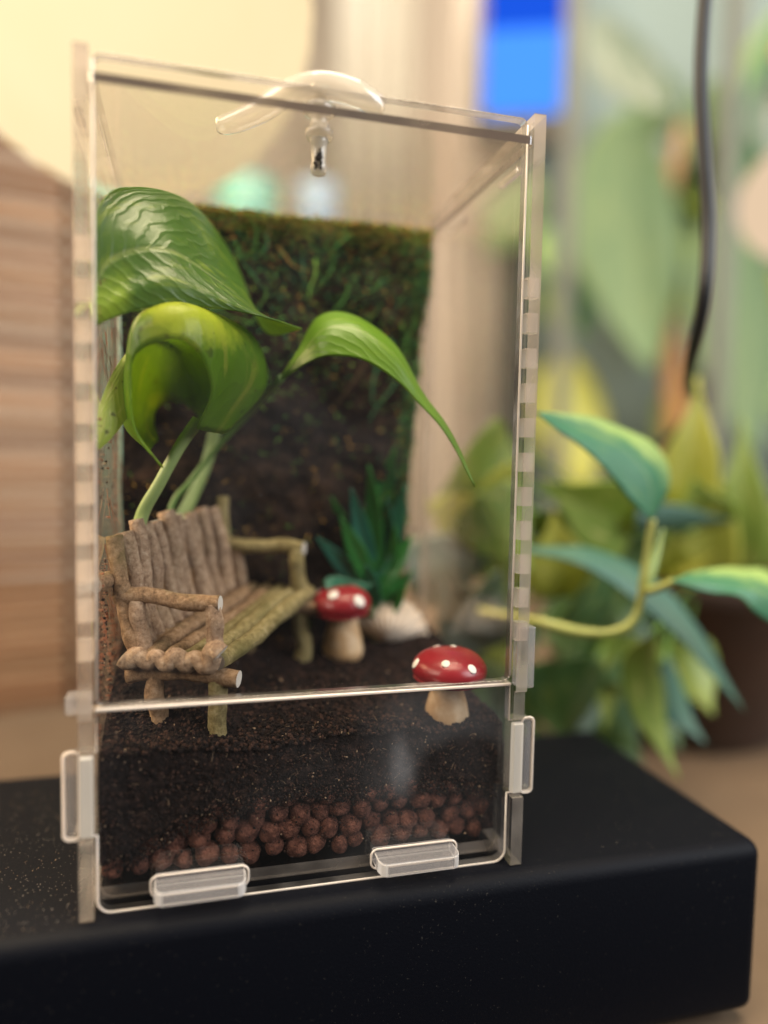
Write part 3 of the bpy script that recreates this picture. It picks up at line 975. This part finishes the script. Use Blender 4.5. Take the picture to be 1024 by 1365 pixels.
# crumbs stuck to the inside of the left pane
for k in range(1400):
    y = random.uniform(0.006, 0.07)
    z = 0.036 + abs(random.gauss(0, 0.030))
    if z > 0.165:
        continue
    if noise.noise(Vector((y * 70, z * 45, 3.0))) < -0.05:
        continue
    it.append(((0.0018, y, z), random.uniform(.00012, .0004), random.choices((0, 1, 2, 3), (0.2, 0.3, 0.12, 0.5))[0]))
for k in range(240):
    it.append(((random.uniform(.0020, .0065) , 0.0058, random.uniform(0.033, 0.050)), random.uniform(.00012, .0003), random.choices((0, 1, 2), (0.4, 0.5, 0.1))[0]))
o = link('soil_crumbs', crumbs(it), ['crumb_dark', 'crumb_brown', 'crumb_pale', 'crumb_rust'])
tag(o, 'loose dark crumbs scattered over the potting soil and left pane', 'crumbs', kind='stuff')
it = []
for k in range(330):
    if k % 3:
        x = random.uniform(0.004, 0.096)
        p = (x, 0.0057, random.uniform(clay_top(x), soil_h(x, 0.0062)))
        d = (random.uniform(-1, 1), random.uniform(-.12, .05), random.uniform(-1, 1))
    else:
        x, y = random.uniform(0.004, 0.096), random.uniform(0.007, 0.03)
        p = (x, y, soil_h(x, y) + .0004)
        d = (random.uniform(-1, 1), random.uniform(-1, 1), random.uniform(-.1, .5))
    it.append((p, d, random.uniform(.0007, .0028), random.uniform(.00008, .00018), random.randrange(2)))
for k in range(150):
    p = (0.0019, random.uniform(0.012, 0.06), random.uniform(0.06, 0.165))
    it.append((p, (random.uniform(0, .2), random.uniform(-.4, .4), -1), random.uniform(.003, .014), random.uniform(.0001, .0004), 2))
o = link('root_fibres', shards(it, 2), ['crumb_pale', 'crumb_brown', 'crumb_rust'])
tag(o, 'thin pale root fibres mixed into the potting soil', 'fibres', kind='stuff')

# clay pebbles
pebs = []
for s in range(4):
    bm = bmesh.new()
    bmesh.ops.create_icosphere(bm, subdivisions=3, radius=1.0)
    for v in bm.verts:
        v.co *= 1 + 0.20 * noise.noise(v.co * 1.3 + Vector((s * 9.0, 0, 0))) + 0.05 * noise.noise(v.co * 4 + Vector((0, s * 5.0, 0)))
    me = bm_mesh(bm, True)
    me.materials.append(MATS['clay_mat'])
    pebs.append(me)
placed = []
row, z = 0, 0.0070
while z < 0.026:
    x = 0.0046 + (0.0026 if row % 2 else 0.0)
    while x < 0.0955:
        r = random.uniform(0.0022, 0.0032)
        if z < clay_top(x) + random.uniform(-.0012, .0012):
            placed.append((x + random.uniform(-.0008, .0008), 0.0058 + r + random.uniform(0, .0012), z + random.uniform(-.0007, .0007), r))
        x += random.uniform(0.0047, 0.0056)
    row += 1
    z += 0.0041
for x, y, z, r in placed:
    p = bpy.data.objects.new('clay_pebble', random.choice(pebs))
    COL.objects.link(p)
    p.location = (x, y, z)
    p.scale = (r * random.uniform(.9, 1.12), r, r * random.uniform(.85, 1.08))
    p.rotation_euler = [random.uniform(-.6, .6), random.uniform(0, 6), random.uniform(-.6, .6)]
    tag(p, 'round reddish brown clay pebble behind the lower front pane', 'pebble', 'clay pebbles under the soil')

# ------------------------------------------------------------------ fern board with moss at the back
B = thing('fern_board', 'dark fibrous tree fern board with moss along its top at the back', 'board', (0.047, 0.066, 0.036))
ob = Vector(B.location)


def board_right(z):
    return 0.0862 + (z - 0.058) * 0.068 + 0.0008 * noise.noise(Vector((z * 140, 0, 0)))


def build_board():
    NX, NZ = 90, 130
    vs, fs = [], []
    for side in (0, 1):
        for j in range(NZ + 1):
            for i in range(NX + 1):
                z = 0.036 + (0.1722 - 0.036) * j / NZ
                xr = board_right(z)
                x = 0.0022 + (xr - 0.0022) * i / NX
                zz = z + (0.0012 * noise.noise(Vector((x * 120, 3, 0))) if j == NZ else 0)
                if side == 0:
                    y = 0.0612 + 0.0036 * noise.noise(Vector((x * 70, z * 70, 0))) + 0.0012 * noise.noise(Vector((x * 220, z * 220, 8)))
                else:
                    y = 0.0720
                vs.append(Vector((x, y, zz)) - ob)
    W = NX + 1
    n1 = W * (NZ + 1)
    for j in range(NZ):
        for i in range(NX):
            a = j * W + i
            fs.append((a, a + 1, a + W + 1, a + W))
            fs.append((n1 + a, n1 + a + W, n1 + a + W + 1, n1 + a + 1))
    for i in range(NX):
        for r in (0, NZ * W):
            fs.append((r + i, r + i + 1, n1 + r + i + 1, n1 + r + i))
    for j in range(NZ):
        for c in (0, NX):
            fs.append((j * W + c, (j + 1) * W + c, n1 + (j + 1) * W + c, n1 + j * W + c))
    return mesh_from(vs, fs)


link('board', build_board(), 'fern_board', B)
it = []
for k in range(20000):
    q = random.random()
    x = random.uniform(0.003, 0.0955)
    if q < 0.42:       # top fringe
        z = 0.1728 - abs(random.gauss(0, 0.0030))
        m = random.choices((0, 1, 2, 3, 4), (2, 0.6, 2, 5, 1))[0]
    elif q < 0.70:     # upper band
        z = 0.171 - abs(random.gauss(0, 0.022))
        m = random.choices((0, 1, 2, 3, 4), (3, 3, 0.5, 1.0, 4))[0]
    elif q < 0.88:     # right edge
        z = random.uniform(0.045, 0.172)
        x = board_right(z) - abs(random.gauss(0, 0.0030))
        m = random.choices((0, 1, 2, 3, 4), (3, 4, 0.6, 0.6, 4))[0]
    else:
        z = random.uniform(0.045, 0.172)
        m = random.choices((0, 3, 4), (1, 1.2, 6))[0]
    if x > board_right(z):
        x = board_right(z)
    y = 0.0605 + 0.0036 * noise.noise(Vector((x * 70, z * 70, 0)))
    if z > 0.1715:
        y = random.uniform(0.0600, 0.0715)
    d = (random.uniform(-1, 1), random.uniform(-1.2, .1), random.uniform(-1, .5 if z < .168 else .7))
    it.append((Vector((x, y, z)) - ob, d, random.uniform(.0008, .0026), random.uniform(.0002, .0005), m))
MOSS = ['moss_green', 'moss_teal', 'moss_bright', 'moss_brown', 'moss_dark']
tag(link('moss', shards(it, 5), MOSS, B), kind='stuff')


def strands():
    vs, fs, mi = [], [], []
    for k in range(34):
        x = random.uniform(0.020, 0.094)
        z = 0.170 - random.random() ** 1.6 * 0.055
        a = random.choice((-1.57, -1.57, -0.5, 3.6)) + random.gauss(0, 0.5)
        pts = []
        p = Vector((min(x, board_right(z)), 0.0592, z))
        for s in range(5):
            pts.append(p.copy())
            a += random.gauss(0, 0.45)
            p = p + Vector((math.cos(a), random.uniform(-.25, .2), math.sin(a))) * random.uniform(.002, .005)
            p.x = min(p.x, board_right(p.z) + .0005)
            p.z = min(p.z, 0.1725)
        me = tube(pts, [random.uniform(.00015, .0004), .0001], 5, 12, caps=False)
        b = len(vs)
        vs += [v.co - ob for v in me.vertices]
        m = random.choices((0, 1, 2, 3, 4), (3, 3, 1, 0.4, 3))[0]
        for f in me.polygons:
            fs.append(tuple(i + b for i in f.vertices))
            mi.append(m)
        bpy.data.meshes.remove(me)
    me = mesh_from(vs, fs, smooth=True)
    me.polygons.foreach_set('material_index', mi)
    return me


tag(link('moss_strands', strands(), MOSS, B), kind='stuff')

# ------------------------------------------------------------------ twig bench
BO, BL, BW = Vector((.0290, .0125, .0518)), Vector((.0268, .0375, .0092)), Vector((-.0225, .009, 0))
BN = thing('twig_bench', 'miniature rustic bench of bark covered twigs along the left pane', 'bench', tuple(BO + BL * .5 + BW * .5 - Vector((0, 0, .0165))))
bo = Vector(BN.location)


def BP(s, t, h):
    return BO + BL * s + BW * t + Vector((0, 0, h)) - bo


def twig(name, pts, r, mat, seed, rough=0.35, ends=True, sides=12, samples=26):
    pts = [BP(*p) for p in pts]
    # a gently crooked stick
    a, b = pts[0], pts[-1]
    if len(pts) == 2:
        j = r[0] * 0.45 if isinstance(r, (list, tuple)) else r * 0.45
        mid = [a.lerp(b, f) + Vector((random.uniform(-j, j), random.uniform(-j, j), random.uniform(-j, j))) for f in (0.33, 0.66)]
        pts = [a, *mid, b]
    me = tube(pts, r, sides, samples, rough * 0.55, seed, True, True, 260.0)
    return link(name, me, [mat, 'cut_end' if ends else mat], BN)


sd = 0
for k in range(6):
    t = 0.04 + k * 0.175
    twig('seat_twig', [(-.015 + random.uniform(-.02, .015), t, random.uniform(-.0005, .0004)), (1.02, t, random.uniform(-.0004, .0004))],
         [.0022, .0021, .0023, .0021], 'bark_green' if k < 3 else 'bark', sd, 0.3, k in (0,)); sd += 1
# scalloped bark rim on the near end of the seat
pts = []
for k in range(16):
    t = -0.02 + k * 0.066
    pts.append((-0.045, t, 0.0006 + 0.0009 * math.sin(k * 2.1) + (0.0022 if k < 2 else 0)))
twig('seat_edge', pts, [.0026, .0022, .0019, .0022, .0018, .0021, .0025], 'bark_pink', 40, 0.45, True, 12, 60)
for s in (0.015, 0.97):
    twig('cross_rail', [(s, -0.14, -.0043), (s, 1.0, -.0043)], [.0022, .0020, .0023], 'bark', sd, 0.35); sd += 1
for s in (0.03, 0.97):
    twig('leg', [(s, 0.09, -.0215), (s, 0.10, -.0045)], [.0027, .0024, .0023], 'bark_green', sd, 0.35); sd += 1
    twig('leg', [(s, 0.72, -.0215), (s, 0.74, -.0045)], [.0025, .0022, .0022], 'bark', sd, 0.35); sd += 1
    twig('arm_post', [(s, 0.10, 0.001), (s, 0.16, .0130)], [.0023, .0021, .0021], 'bark_pink' if s < .5 else 'bark_green', sd, 0.3); sd += 1
    twig('arm_post', [(s, 0.86, 0.001), (s, 0.92, .0130)], [.0022, .0020, .0020], 'bark_pink', sd, 0.3); sd += 1
    twig('armrest', [(s, 0.07, .0134), (s, 1.14, .0142)], [.0019, .0021, .0020, .0024], 'bark' if s < .5 else 'bark_green', sd, 0.4); sd += 1
nb = 12
for k in range(nb):
    f = k / (nb - 1)
    s = 0.05 + 0.93 * f
    top = 0.0265 + 0.007 * math.sin(min(1, f * 2.2) * 1.57) - 0.010 * f + random.uniform(-.0022, .0018)
    r = random.uniform(.0017, .0024)
    twig('back_twig', [(s - .02, 0.93, .0015), (s, 1.18 + random.uniform(-.04, .04), top)], [r * 1.1, r, r * .95, r], random.choice(('bark', 'bark_pink', 'bark_pink')), sd, 0.45, True); sd += 1
twig('back_rail', [(-0.10, 1.18, .0190), (1.0, 1.20, .0150)], [.0021, .0019, .0018], 'bark', sd, 0.25); sd += 1
twig('back_post', [(1.0, 1.0, -.002), (1.0, 1.12, .0275)], [.0019, .0017], 'bark_green', sd, 0.3); sd += 1

# ------------------------------------------------------------------ toadstools
def toadstool(name, label, base, cap_r, cap_z, cap_h, rim_drop, stem_r0, stem_r1, tilt, spots, seed):
    t = thing(name, label, 'toadstool', base, 'red toadstools on the soil')
    st = [(stem_r0 * .92, -0.0025), (stem_r0 * 1.02, 0.0), (stem_r0, 0.0014), (stem_r0 * .93, cap_z * .35), (stem_r1 * 1.06, cap_z * .7), (stem_r1, cap_z), (stem_r1 * .9, cap_z + 0.002)]
    link('stem', lathe(st, 36), 'stem_cream', t)
    prof = []
    for k in range(6):
        a = k / 5
        prof.append((0.0003 + stem_r1 * .9 + (cap_r * .93 - stem_r1 * .9) * a, cap_z + 0.0007 - rim_drop * a ** 1.3))
    for k in range(15):
        a = math.radians(-28 + 118 * k / 14)
        prof.append((max(cap_r * math.cos(a) ** 0.92 if math.cos(a) > 0 else 0, 0.00005), cap_z + cap_h * 0.36 - rim_drop * .4 + math.sin(a) * cap_h * (.64 if a > 0 else .62)))
    cap = link('cap', lathe(prof, 48), 'cap_red', t)
    for v in cap.data.vertices:
        v.co.z += 0.0003 * noise.noise(v.co * 160 + Vector((seed, 0, 0)))
        v.co.x *= 1 + 0.02 * noise.noise(v.co * 60 + Vector((0, seed, 0)))
    cap.rotation_euler = tilt
    for az, el, r in spots:
        a, e = math.radians(az), math.radians(el)
        # point on the cap for this azimuth and elevation
        rr = cap_r * math.cos(e) ** 0.92
        zz = cap_z + cap_h * 0.36 - rim_drop * .4 + math.sin(e) * cap_h * .64
        p = Vector((rr * math.cos(a), rr * math.sin(a), zz))
        nr = Vector((math.cos(a) * math.cos(e) / cap_r, math.sin(a) * math.cos(e) / cap_r, math.sin(e) / (cap_h * .64))).normalized()
        bm = bmesh.new()
        bmesh.ops.create_uvsphere(bm, u_segments=16, v_segments=8, radius=1.0)
        for v in bm.verts:
            v.co = Vector((v.co.x * r, v.co.y * r * 1.1, v.co.z * r * .28))
        d = link('spot', bm_mesh(bm, True), 'spot_white', cap)
        d.location = p
        d.rotation_euler = nr.to_track_quat('Z', 'Y').to_euler()
    return t


toadstool('toadstool', 'red white spotted toadstool with cream stem beside the front pane', (0.0856, 0.0135, 0.0340), 0.0096, 0.0104, 0.0080, 0.0004, 0.0057, 0.0040,
          (math.radians(4), math.radians(1), 0), [(-120, 44, .0011), (-70, 30, .0012), (178, 18, .0013), (100, 40, .0012), (60, 68, .0009), (20, 25, .001)], 1.0)
toadstool('toadstool', 'red white spotted toadstool with bulging stem between bench and seashell', (0.0656, 0.0500, 0.0430), 0.0086, 0.0122, 0.0082, 0.0005, 0.0059, 0.0042,
          (math.radians(6), math.radians(-3), 0), [(-62, 26, .0018), (-128, 50, .0016), (150, 30, .0012), (30, 45, .0012)], 5.0)

# ------------------------------------------------------------------ seashell
def shell():
    vs, fs = [], []
    NU, NV = 22, 40
    for i in range(NU + 1):
        u = i / NU
        for j in range(NV + 1):
            v = j / NV
            a = math.radians(20 + 140 * v)
            r = 0.0145 * u
            rib = 1 + 0.03 * math.cos(v * math.pi * 20) * u
            vs.append((math.cos(a) * r * rib, -0.0062 * math.sin(math.pi * u ** .7) * math.sin(math.pi * v) ** .6 - 0.0009 * u * math.cos(v * math.pi * 20), math.sin(a) * r * rib))
    for i in range(NU):
        for j in range(NV):
            a = i * (NV + 1) + j
            fs.append((a, a + 1, a + NV + 2, a + NV + 1))
    return mesh_from(vs, fs, smooth=True)


o = link('seashell', shell(), 'shell_mat')
o.location = (0.0800, 0.0585, 0.0428)
o.rotation_euler = (math.radians(-14), math.radians(12), math.radians(-10))
md = o.modifiers.new('thickness', 'SOLIDIFY')
md.thickness = 0.0009
tag(o, 'pale ribbed seashell standing on the soil behind the toadstool', 'seashell')

# ------------------------------------------------------------------ artificial grass plant at the back
G = thing('plastic_plant', 'dark green plastic plant with narrow leaves in the back right corner', 'plant', (0.0770, 0.0575, 0.042))
go = Vector(G.location)
link('stem', tube([(0, 0, -.002), (0.0005, 0, 0.012), (-0.001, 0.0008, 0.026)], [.0011, .0007], 8, 14), 'petiole_dark', G)
BLADE_SCALE = 1.42
blades = [(-.0165, -.003, .0245, .0050), (-.0150, -.004, .0150, .0046), (-.0105, -.004, .0290, .0052), (-.008, -.005, .0350, .0050), (-.0030, -.003, .0400, .0050), (.0045, -.002, .0440, .0060),
          (.0080, -.001, .0360, .0056), (.0095, -.003, .0250, .0054), (.0040, -.006, .0270, .0052), (-.0040, -.007, .0190, .0050), (.0075, -.005, .0140, .0050), (-.0125, -.001, .0330, .0045),
          (.0010, -.007, .0330, .0048), (.0105, -.002, .0170, .0044), (-.0090, -.006, .0110, .0044)]
for k, (dx, dy, dz, w) in enumerate(blades):
    dx, dz, w = dx * 1.15, dz * BLADE_SCALE, w * 1.1
    b = Vector((0, 0, max(0.002, dz * .42)))
    leaf_obj('leaf', leaf_net(b, (dx, dy, dz), w, (0.8, -.4 + random.uniform(-.5, .5), .5 + random.uniform(-.4, .4)), -0.12 + random.uniform(-.10, .12), 0.25, (0.15, 0.6, 0.95, 1.0, 0.8, 0.45, 0.04)), 'blade_green' if k % 3 else 'blade_teal', G, nu=16, nv=8)
for k, (x, z, w) in enumerate(((-.0130, .0218, .0075), (-.0068, .0206, .006))):
    leaf_obj('leaf', leaf_net((x - .004, -.010, z - .002), (x + .004, -.0105, z + .0012), w, (0.1, .3, 1), 0.12, 0.2), 'blade_teal', G, nu=14, nv=8)

# ------------------------------------------------------------------ pothos in the terrarium
PB = (0.0095, 0.036, 0.040)
P = thing('pothos_plant', 'pothos with large folded green leaves growing behind the twig bench', 'plant', PB)
po = Vector(PB)
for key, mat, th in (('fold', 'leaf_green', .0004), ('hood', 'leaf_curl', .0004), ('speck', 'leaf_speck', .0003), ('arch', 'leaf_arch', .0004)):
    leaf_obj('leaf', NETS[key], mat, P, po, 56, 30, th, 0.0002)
for key, rr, mat in (('pet_hood', [.0017, .0015, .0016, .0018, .002], 'petiole'), ('pet_arch', [.0011, .0008, .0008, .0009], 'petiole_dark'),
                     ('pet_fold', [.0009, .0012, .0014], 'petiole'), ('pet_speck', [.0008, .0010, .0012], 'petiole')):
    link('petiole', tube([Vector(p) - po for p in CURVES[key]], rr, 12, 30), mat, P)

# ------------------------------------------------------------------ pothos outside, right of the box
Q = thing('pothos_cutting', 'pothos sprig with teal green leaves on a bent yellow stem', 'plant', CURVES['out_stem'][-1])
qo = Vector(Q.location)
for key, mat in (('outer_a', 'leaf_teal'), ('outer_b', 'leaf_teal'), ('outer_c', 'leaf_bluegreen')):
    leaf_obj('leaf', NETS[key], mat, Q, qo, 30, 16, .0004, 0.0003)
link('stem', tube([Vector(p) - qo for p in CURVES['out_stem']], [.0012, .0011, .0017, .0012, .0014, .0013, .0019, .0014, .0016], 10, 60, 0.12, 3), 'petiole_yellow', Q)
link('stem', tube([Vector(p) - qo for p in CURVES['out_b']], [.0014, .0012], 8, 14), 'petiole_yellow', Q)
link('bud', tube([Vector(p) - qo for p in CURVES['out_bud']], [.0003, .0012, .0019, .0014], 8, 16), 'petiole', Q)

# potted plant behind with broad yellow-green leaves
R = thing('potted_pothos', 'leafy potted pothos with yellow green leaves behind the black stand', 'plant', (0.305, 0.222, TABLE_Z))
ro = Vector(R.location)
pot = [(0.060, 0.0), (0.066, 0.002), (0.080, 0.080), (0.086, 0.082), (0.086, 0.098), (0.081, 0.099), (0.077, 0.094)]
po_ = link('pot', lathe(pot, 40), 'terracotta', R)
mx = link('potting_mix', lathe([(0.001, 0.0900), (0.0765, 0.0895), (0.0765, 0.0875), (0.001, 0.0870)], 30), 'potting_mix', R)
LV = [  # base, tip, width, side, droop, material
    ((.187, .072, .037), (.201, .070, -.018), .022, (1, .3, 0.2), .10, 'leaf_lime'),
    ((.199, .080, .024), (.219, .078, -.009), .020, (1, .4, .5), .10, 'leaf_bluegreen'),
    ((.226, .112, .072), (.230, .108, .139), .026, (1, -.3, 0), .08, 'leaf_yellow'),
    ((.271, .132, .048), (.271, .128, .124), .030, (1, -.2, 0), .06, 'leaf_lime'),
    ((.250, .125, .045), (.246, .118, .104), .030, (1, -.2, 0), .05, 'leaf_yellow'),
    ((.199, .102, .074), (.153, .098, .094), .034, (0.3, -.3, 1), .10, 'leaf_lime'),
    ((.192, .092, .079), (.234, .088, .079), .012, (0, -.2, 1), .05, 'leaf_bluegreen'),
    ((.166, .102, .047), (.159, .098, .082), .026, (1, -.3, 0), .06, 'leaf_yellow'),
    ((.186, .104, .060), (.158, .100, .034), .030, (.4, -.2, 1), .10, 'leaf_deep'),
    ((.184, .102, .020), (.168, .098, -.016), .026, (1, .2, .3), .10, 'leaf_deep'),
    ((.206, .108, .028), (.190, .104, -.012), .024, (1, .2, .3), .10, 'leaf_lime'),
    ((.149, .112, .094), (.121, .108, .078), .026, (0.3, -.2, 1), .10, 'leaf_yellow'),
    ((.150, .124, .112), (.112, .120, .080), .034, (0.3, -.2, 1), .10, 'leaf_lime'),
    ((.104, .108, .052), (.144, .103, .066), .030, (0.2, -.2, 1), .10, 'leaf_grey'),
    ((.134, .104, .026), (.112, .100, .062), .028, (1, -.2, .3), .10, 'leaf_grey'),
    ((.160, .118, .058), (.126, .114, .062), .026, (0.2, -.2, 1), .10, 'leaf_yellow'),
    ((.215, .110, .060), (.180, .106, .066), .024, (0.2, -.2, 1), .08, 'leaf_deep'),
    ((.210, .110, .050), (.196, .106, .030), .024, (1, -.2, .2), .08, 'leaf_deep'),
    ((.128, .100, .088), (.150, .096, .058), .032, (1, -.2, .3), .10, 'leaf_lime'),
    ((.118, .112, .070), (.142, .108, .084), .028, (0.2, -.2, 1), .10, 'leaf_yellow'),
    ((.140, .100, .050), (.118, .096, .040), .030, (0.2, -.2, 1), .10, 'leaf_grey'),
    ((.300, .140, .050), (.318, .134, .100), .034, (1, -.2, 0), .06, 'leaf_lime'),
]
lr = random.Random(5)
for k in range(22):
    x, y, z = lr.uniform(.125, .250), lr.uniform(.102, .130), lr.uniform(-.030, .075)
    LV.append(((x, y + .012, z + lr.uniform(.0, .02)), (x + lr.uniform(-.03, .03), y - .005, z - lr.uniform(.012, .036) * (1 if z < .04 else -1)), lr.uniform(.028, .044), (1, lr.uniform(-.4, .3), lr.uniform(-.3, .5)), .1,
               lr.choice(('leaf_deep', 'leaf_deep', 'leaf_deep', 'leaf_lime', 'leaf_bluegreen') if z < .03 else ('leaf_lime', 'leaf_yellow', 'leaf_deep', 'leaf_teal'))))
for b, t, w, sdv, dr_, m in LV:
    leaf_obj('leaf', leaf_net(Vector(b) - ro, Vector(t) - ro, w, sdv, dr_, 0.2), m, R, nu=20, nv=10, thick=.0004)
    top = Vector((0, 0, .089)) + Vector((random.uniform(-.02, .02), random.uniform(-.02, .02), 0))
    bb = Vector(b) - ro
    link('petiole', tube([bb, bb.lerp(top, .5) + Vector((0, 0, .006)), top], [.0009, .0013], 7, 14), 'petiole_dark', R)

# cable hanging in front of the tank
o = link('power_cable', tube(CURVES['cable'] + [(0.262, .30, .03), (0.27, .33, TABLE_Z + .003), (0.40, .36, TABLE_Z + .0026)], .0022, 12, 60), 'cable_rubber')
tag(o, 'black power cable hanging down beside the pothos', 'cable')

# ------------------------------------------------------------------ background
# paper globe lantern
LN = thing('paper_lantern', 'large glowing round cream paper lantern behind the terrarium', 'lamp', (-0.0041, 0.1704, 0.2874))
bm = bmesh.new()
bmesh.ops.create_uvsphere(bm, u_segments=64, v_segments=48, radius=0.0757)
for v in bm.verts:
    v.co *= 1 + 0.006 * math.cos(math.acos(max(-1, min(1, v.co.z / 0.0757))) * 44)
link('shade', bm_mesh(bm, True), 'lantern_paper', LN)
link('cord', tube([(0, 0, .075), (0, 0, .9)], .003, 8, 6), 'cable_rubber', LN)

# bamboo slat blind
BD = thing('bamboo_blind', 'brown bamboo slat blind hanging below the paper lantern', 'blind', (-0.165, 0.280, TABLE_Z))
slat = box_mesh((-0.17, -0.0014, -0.0042), (0.17, 0.0014, 0.0042), 0.0008, 1)
slat2 = slat.copy()
slat.materials.append(MATS['slat_wood'])
slat2.materials.append(MATS['slat_pale'])
BDrot = math.radians(14)
BD.rotation_euler = (0, 0, BDrot)
for k in range(30):
    s = bpy.data.objects.new('slat', slat if random.random() < .6 else slat2)
    COL.objects.link(s)
    s.parent = BD
    s.location = (random.uniform(-.0015, .0015), random.uniform(-.0008, .0008), 0.006 + k * 0.0118 + random.uniform(-.0004, .0004))
    s.rotation_euler = (random.uniform(-.15, .15), random.uniform(-.004, .004), 0)
for xx in (-0.12, 0.048, 0.12):
    link('cord', tube([(xx, -0.0022, 0.0), (xx, -0.0024, 0.21), (xx, -0.0022, 0.360)], .0024, 6, 10), 'cord_brown', BD)

# glazed bottles behind the board
for (x, y, r, h, m, lab) in ((0.085, 0.735, 0.075, 0.475, 'teal_glaze', 'blurred teal glazed vase standing behind the fern board'),
                             (0.170, 0.74, 0.052, 0.485, 'blue_glaze', 'blurred pale blue glazed vase standing behind the fern board')):
    o = link('glazed_vase', lathe([(r * .6, 0), (r * .9, .02), (r, h * .35), (r * .96, h * .6), (r * .7, h * .82), (r * .42, h * .92), (r * .5, h)], 32), m)
    o.location = (x, y, TABLE_Z)
    tag(o, lab, 'vase')

# curtain: pleated cloth
def curtain(x0, x1, y, z0, z1, n, amp):
    vs, fs = [], []
    N = n * 10
    for j in range(2):
        for i in range(N + 1):
            f = i / N
            vs.append((x0 + (x1 - x0) * f, y + amp * math.sin(f * n * 6.283) + .3 * amp * math.sin(f * n * 2.1), (z0, z1)[j]))
    for i in range(N):
        fs.append((i, i + 1, i + N + 2, i + N + 1))
    return mesh_from(vs, fs, smooth=True)


o = link('curtain', curtain(0.30, 0.50, 1.30, TABLE_Z, 1.9, 5, 0.012), 'curtain_cloth')
o.modifiers.new('thickness', 'SOLIDIFY').thickness = 0.002
tag(o, 'pale cream pleated curtain hanging beside the grey cabinet', 'curtain')

CB = thing('cabinet', 'tall plain grey brown cabinet between curtain and blue screen', 'cabinet', (0.565, 1.05, TABLE_Z))
link('body', box_mesh((-0.105, 0, 0), (0.072, 0.30, 1.6), 0.004), 'cabinet_paint', CB)
link('edge_trim', box_mesh((0.0725, -0.004, 0), (0.082, 0.30, 1.6), 0.002), 'dark_frame', CB)

# blue screen
MN = thing('screen', 'upright dark framed screen glowing blue behind the terrarium', 'screen', (0.492, 0.86, 0.450))
MN.rotation_euler = (0, 0, math.radians(-22))
link('bezel', box_mesh((-0.070, 0.002, 0.12), (0.070, 0.022, 0.50), 0.004), 'dark_frame', MN)
link('upper_display', box_mesh((-0.058, -0.0005, 0.285), (0.058, 0.0015, 0.485), 0), 'screen_deep', MN)
link('lower_display', box_mesh((-0.058, -0.0005, 0.165), (0.058, 0.0015, 0.2845), 0), 'screen_light', MN)
link('stand_post', box_mesh((-0.015, 0.006, -0.40 + TABLE_Z), (0.015, 0.018, 0.13), 0.002), 'dark_frame', MN)

K = thing('plant_rack', 'tall plant rack crowded with pale green leaves behind the hanging cable', 'plant rack', (0.62, 0.60, TABLE_Z))
K.rotation_euler = (0, 0, math.radians(-15))
link('back_board', box_mesh((-0.20, 0.30, 0), (0.40, 0.306, 0.95), 0), 'mist_glass', K)
for x in (-0.175, 0.012, 0.30):
    link('post', box_mesh((x - .009, -0.02, 0), (x + .009, -0.002, 0.95), 0.001), 'post_metal', K)
link('shelf', box_mesh((-0.19, -0.02, 0.02), (0.32, 0.28, 0.035), 0.001), 'post_metal', K)
link('branch', tube([(-0.01, 0.05, 0.035), (-0.005, 0.06, 0.22), (-0.03, 0.08, 0.42), (0.0, 0.10, 0.60)], [.016, .013, .008], 10, 24, .2), 'branch_brown', K)
big = [((-.09, .06, .60), (-.055, .02, .27), .15, 'leaf_pale'), ((.06, .07, .50), (.075, .01, .17), .13, 'leaf_pale'), ((.14, .05, .66), (.11, .04, .50), .12, 'leaf_grey'),
       ((-.12, .10, .74), (-.03, .06, .60), .10, 'leaf_grey'), ((.22, .06, .42), (.25, .03, .20), .11, 'leaf_lime'), ((.17, .10, .36), (.15, .05, .18), .09, 'leaf_teal'),
       ((-.15, .08, .30), (-.12, .05, .12), .10, 'leaf_yellow'), ((.02, .10, .28), (.04, .06, .10), .10, 'leaf_lime'), ((.24, .05, .62), (.28, .04, .54), .07, 'leaf_lime')]
rk = random.Random(21)
for k in range(22):
    x, z = rk.uniform(-.17, .30), rk.uniform(.14, .78)
    big.append(((x, rk.uniform(.12, .22), z), (x + rk.uniform(-.08, .08), rk.uniform(.08, .2), z - rk.uniform(.08, .16)), rk.uniform(.05, .09), rk.choice(('leaf_pale', 'leaf_lime', 'leaf_teal', 'leaf_grey', 'leaf_pale', 'leaf_yellow'))))
for bs, t, w, m in big:
    leaf_obj('leaf', leaf_net(bs, t, w, (1, .1, 0), 0.05, 0.1, (0.1, 0.5, 0.85, 1.0, 0.8, 0.45, 0.03)), m, K, nu=18, nv=10, thick=.001)
for k in range(7):
    x, z = 0.16 + rk.uniform(-.07, .09), 0.655 + rk.uniform(-.03, .03)
    bm = bmesh.new()
    for q in range(5):
        a = q * 1.257 + rk.random()
        bmesh.ops.create_uvsphere(bm, u_segments=10, v_segments=6, radius=1, matrix=Matrix.Translation((x + .013 * math.cos(a), .03, z + .013 * math.sin(a))) @ Matrix.Diagonal((.012, .006, .012, 1)))
    link('flower', bm_mesh(bm, True), 'petal_orange', K)

GL = thing('reflection_globe', 'small glowing cream ball imitating a lantern reflection beside the hanging cable', 'lamp', (0.46, 0.30, 0.30))  # made-up glowing ball painting in a reflection of the lantern
bm = bmesh.new()
bmesh.ops.create_uvsphere(bm, u_segments=32, v_segments=20, radius=0.042)
link('reflection_ball', bm_mesh(bm, True), 'reflection_glow', GL)
link('added_globe_stem', tube([(0, 0, -.05), (0, 0, -0.305 + TABLE_Z)], .006, 10, 6), 'dark_frame', GL)
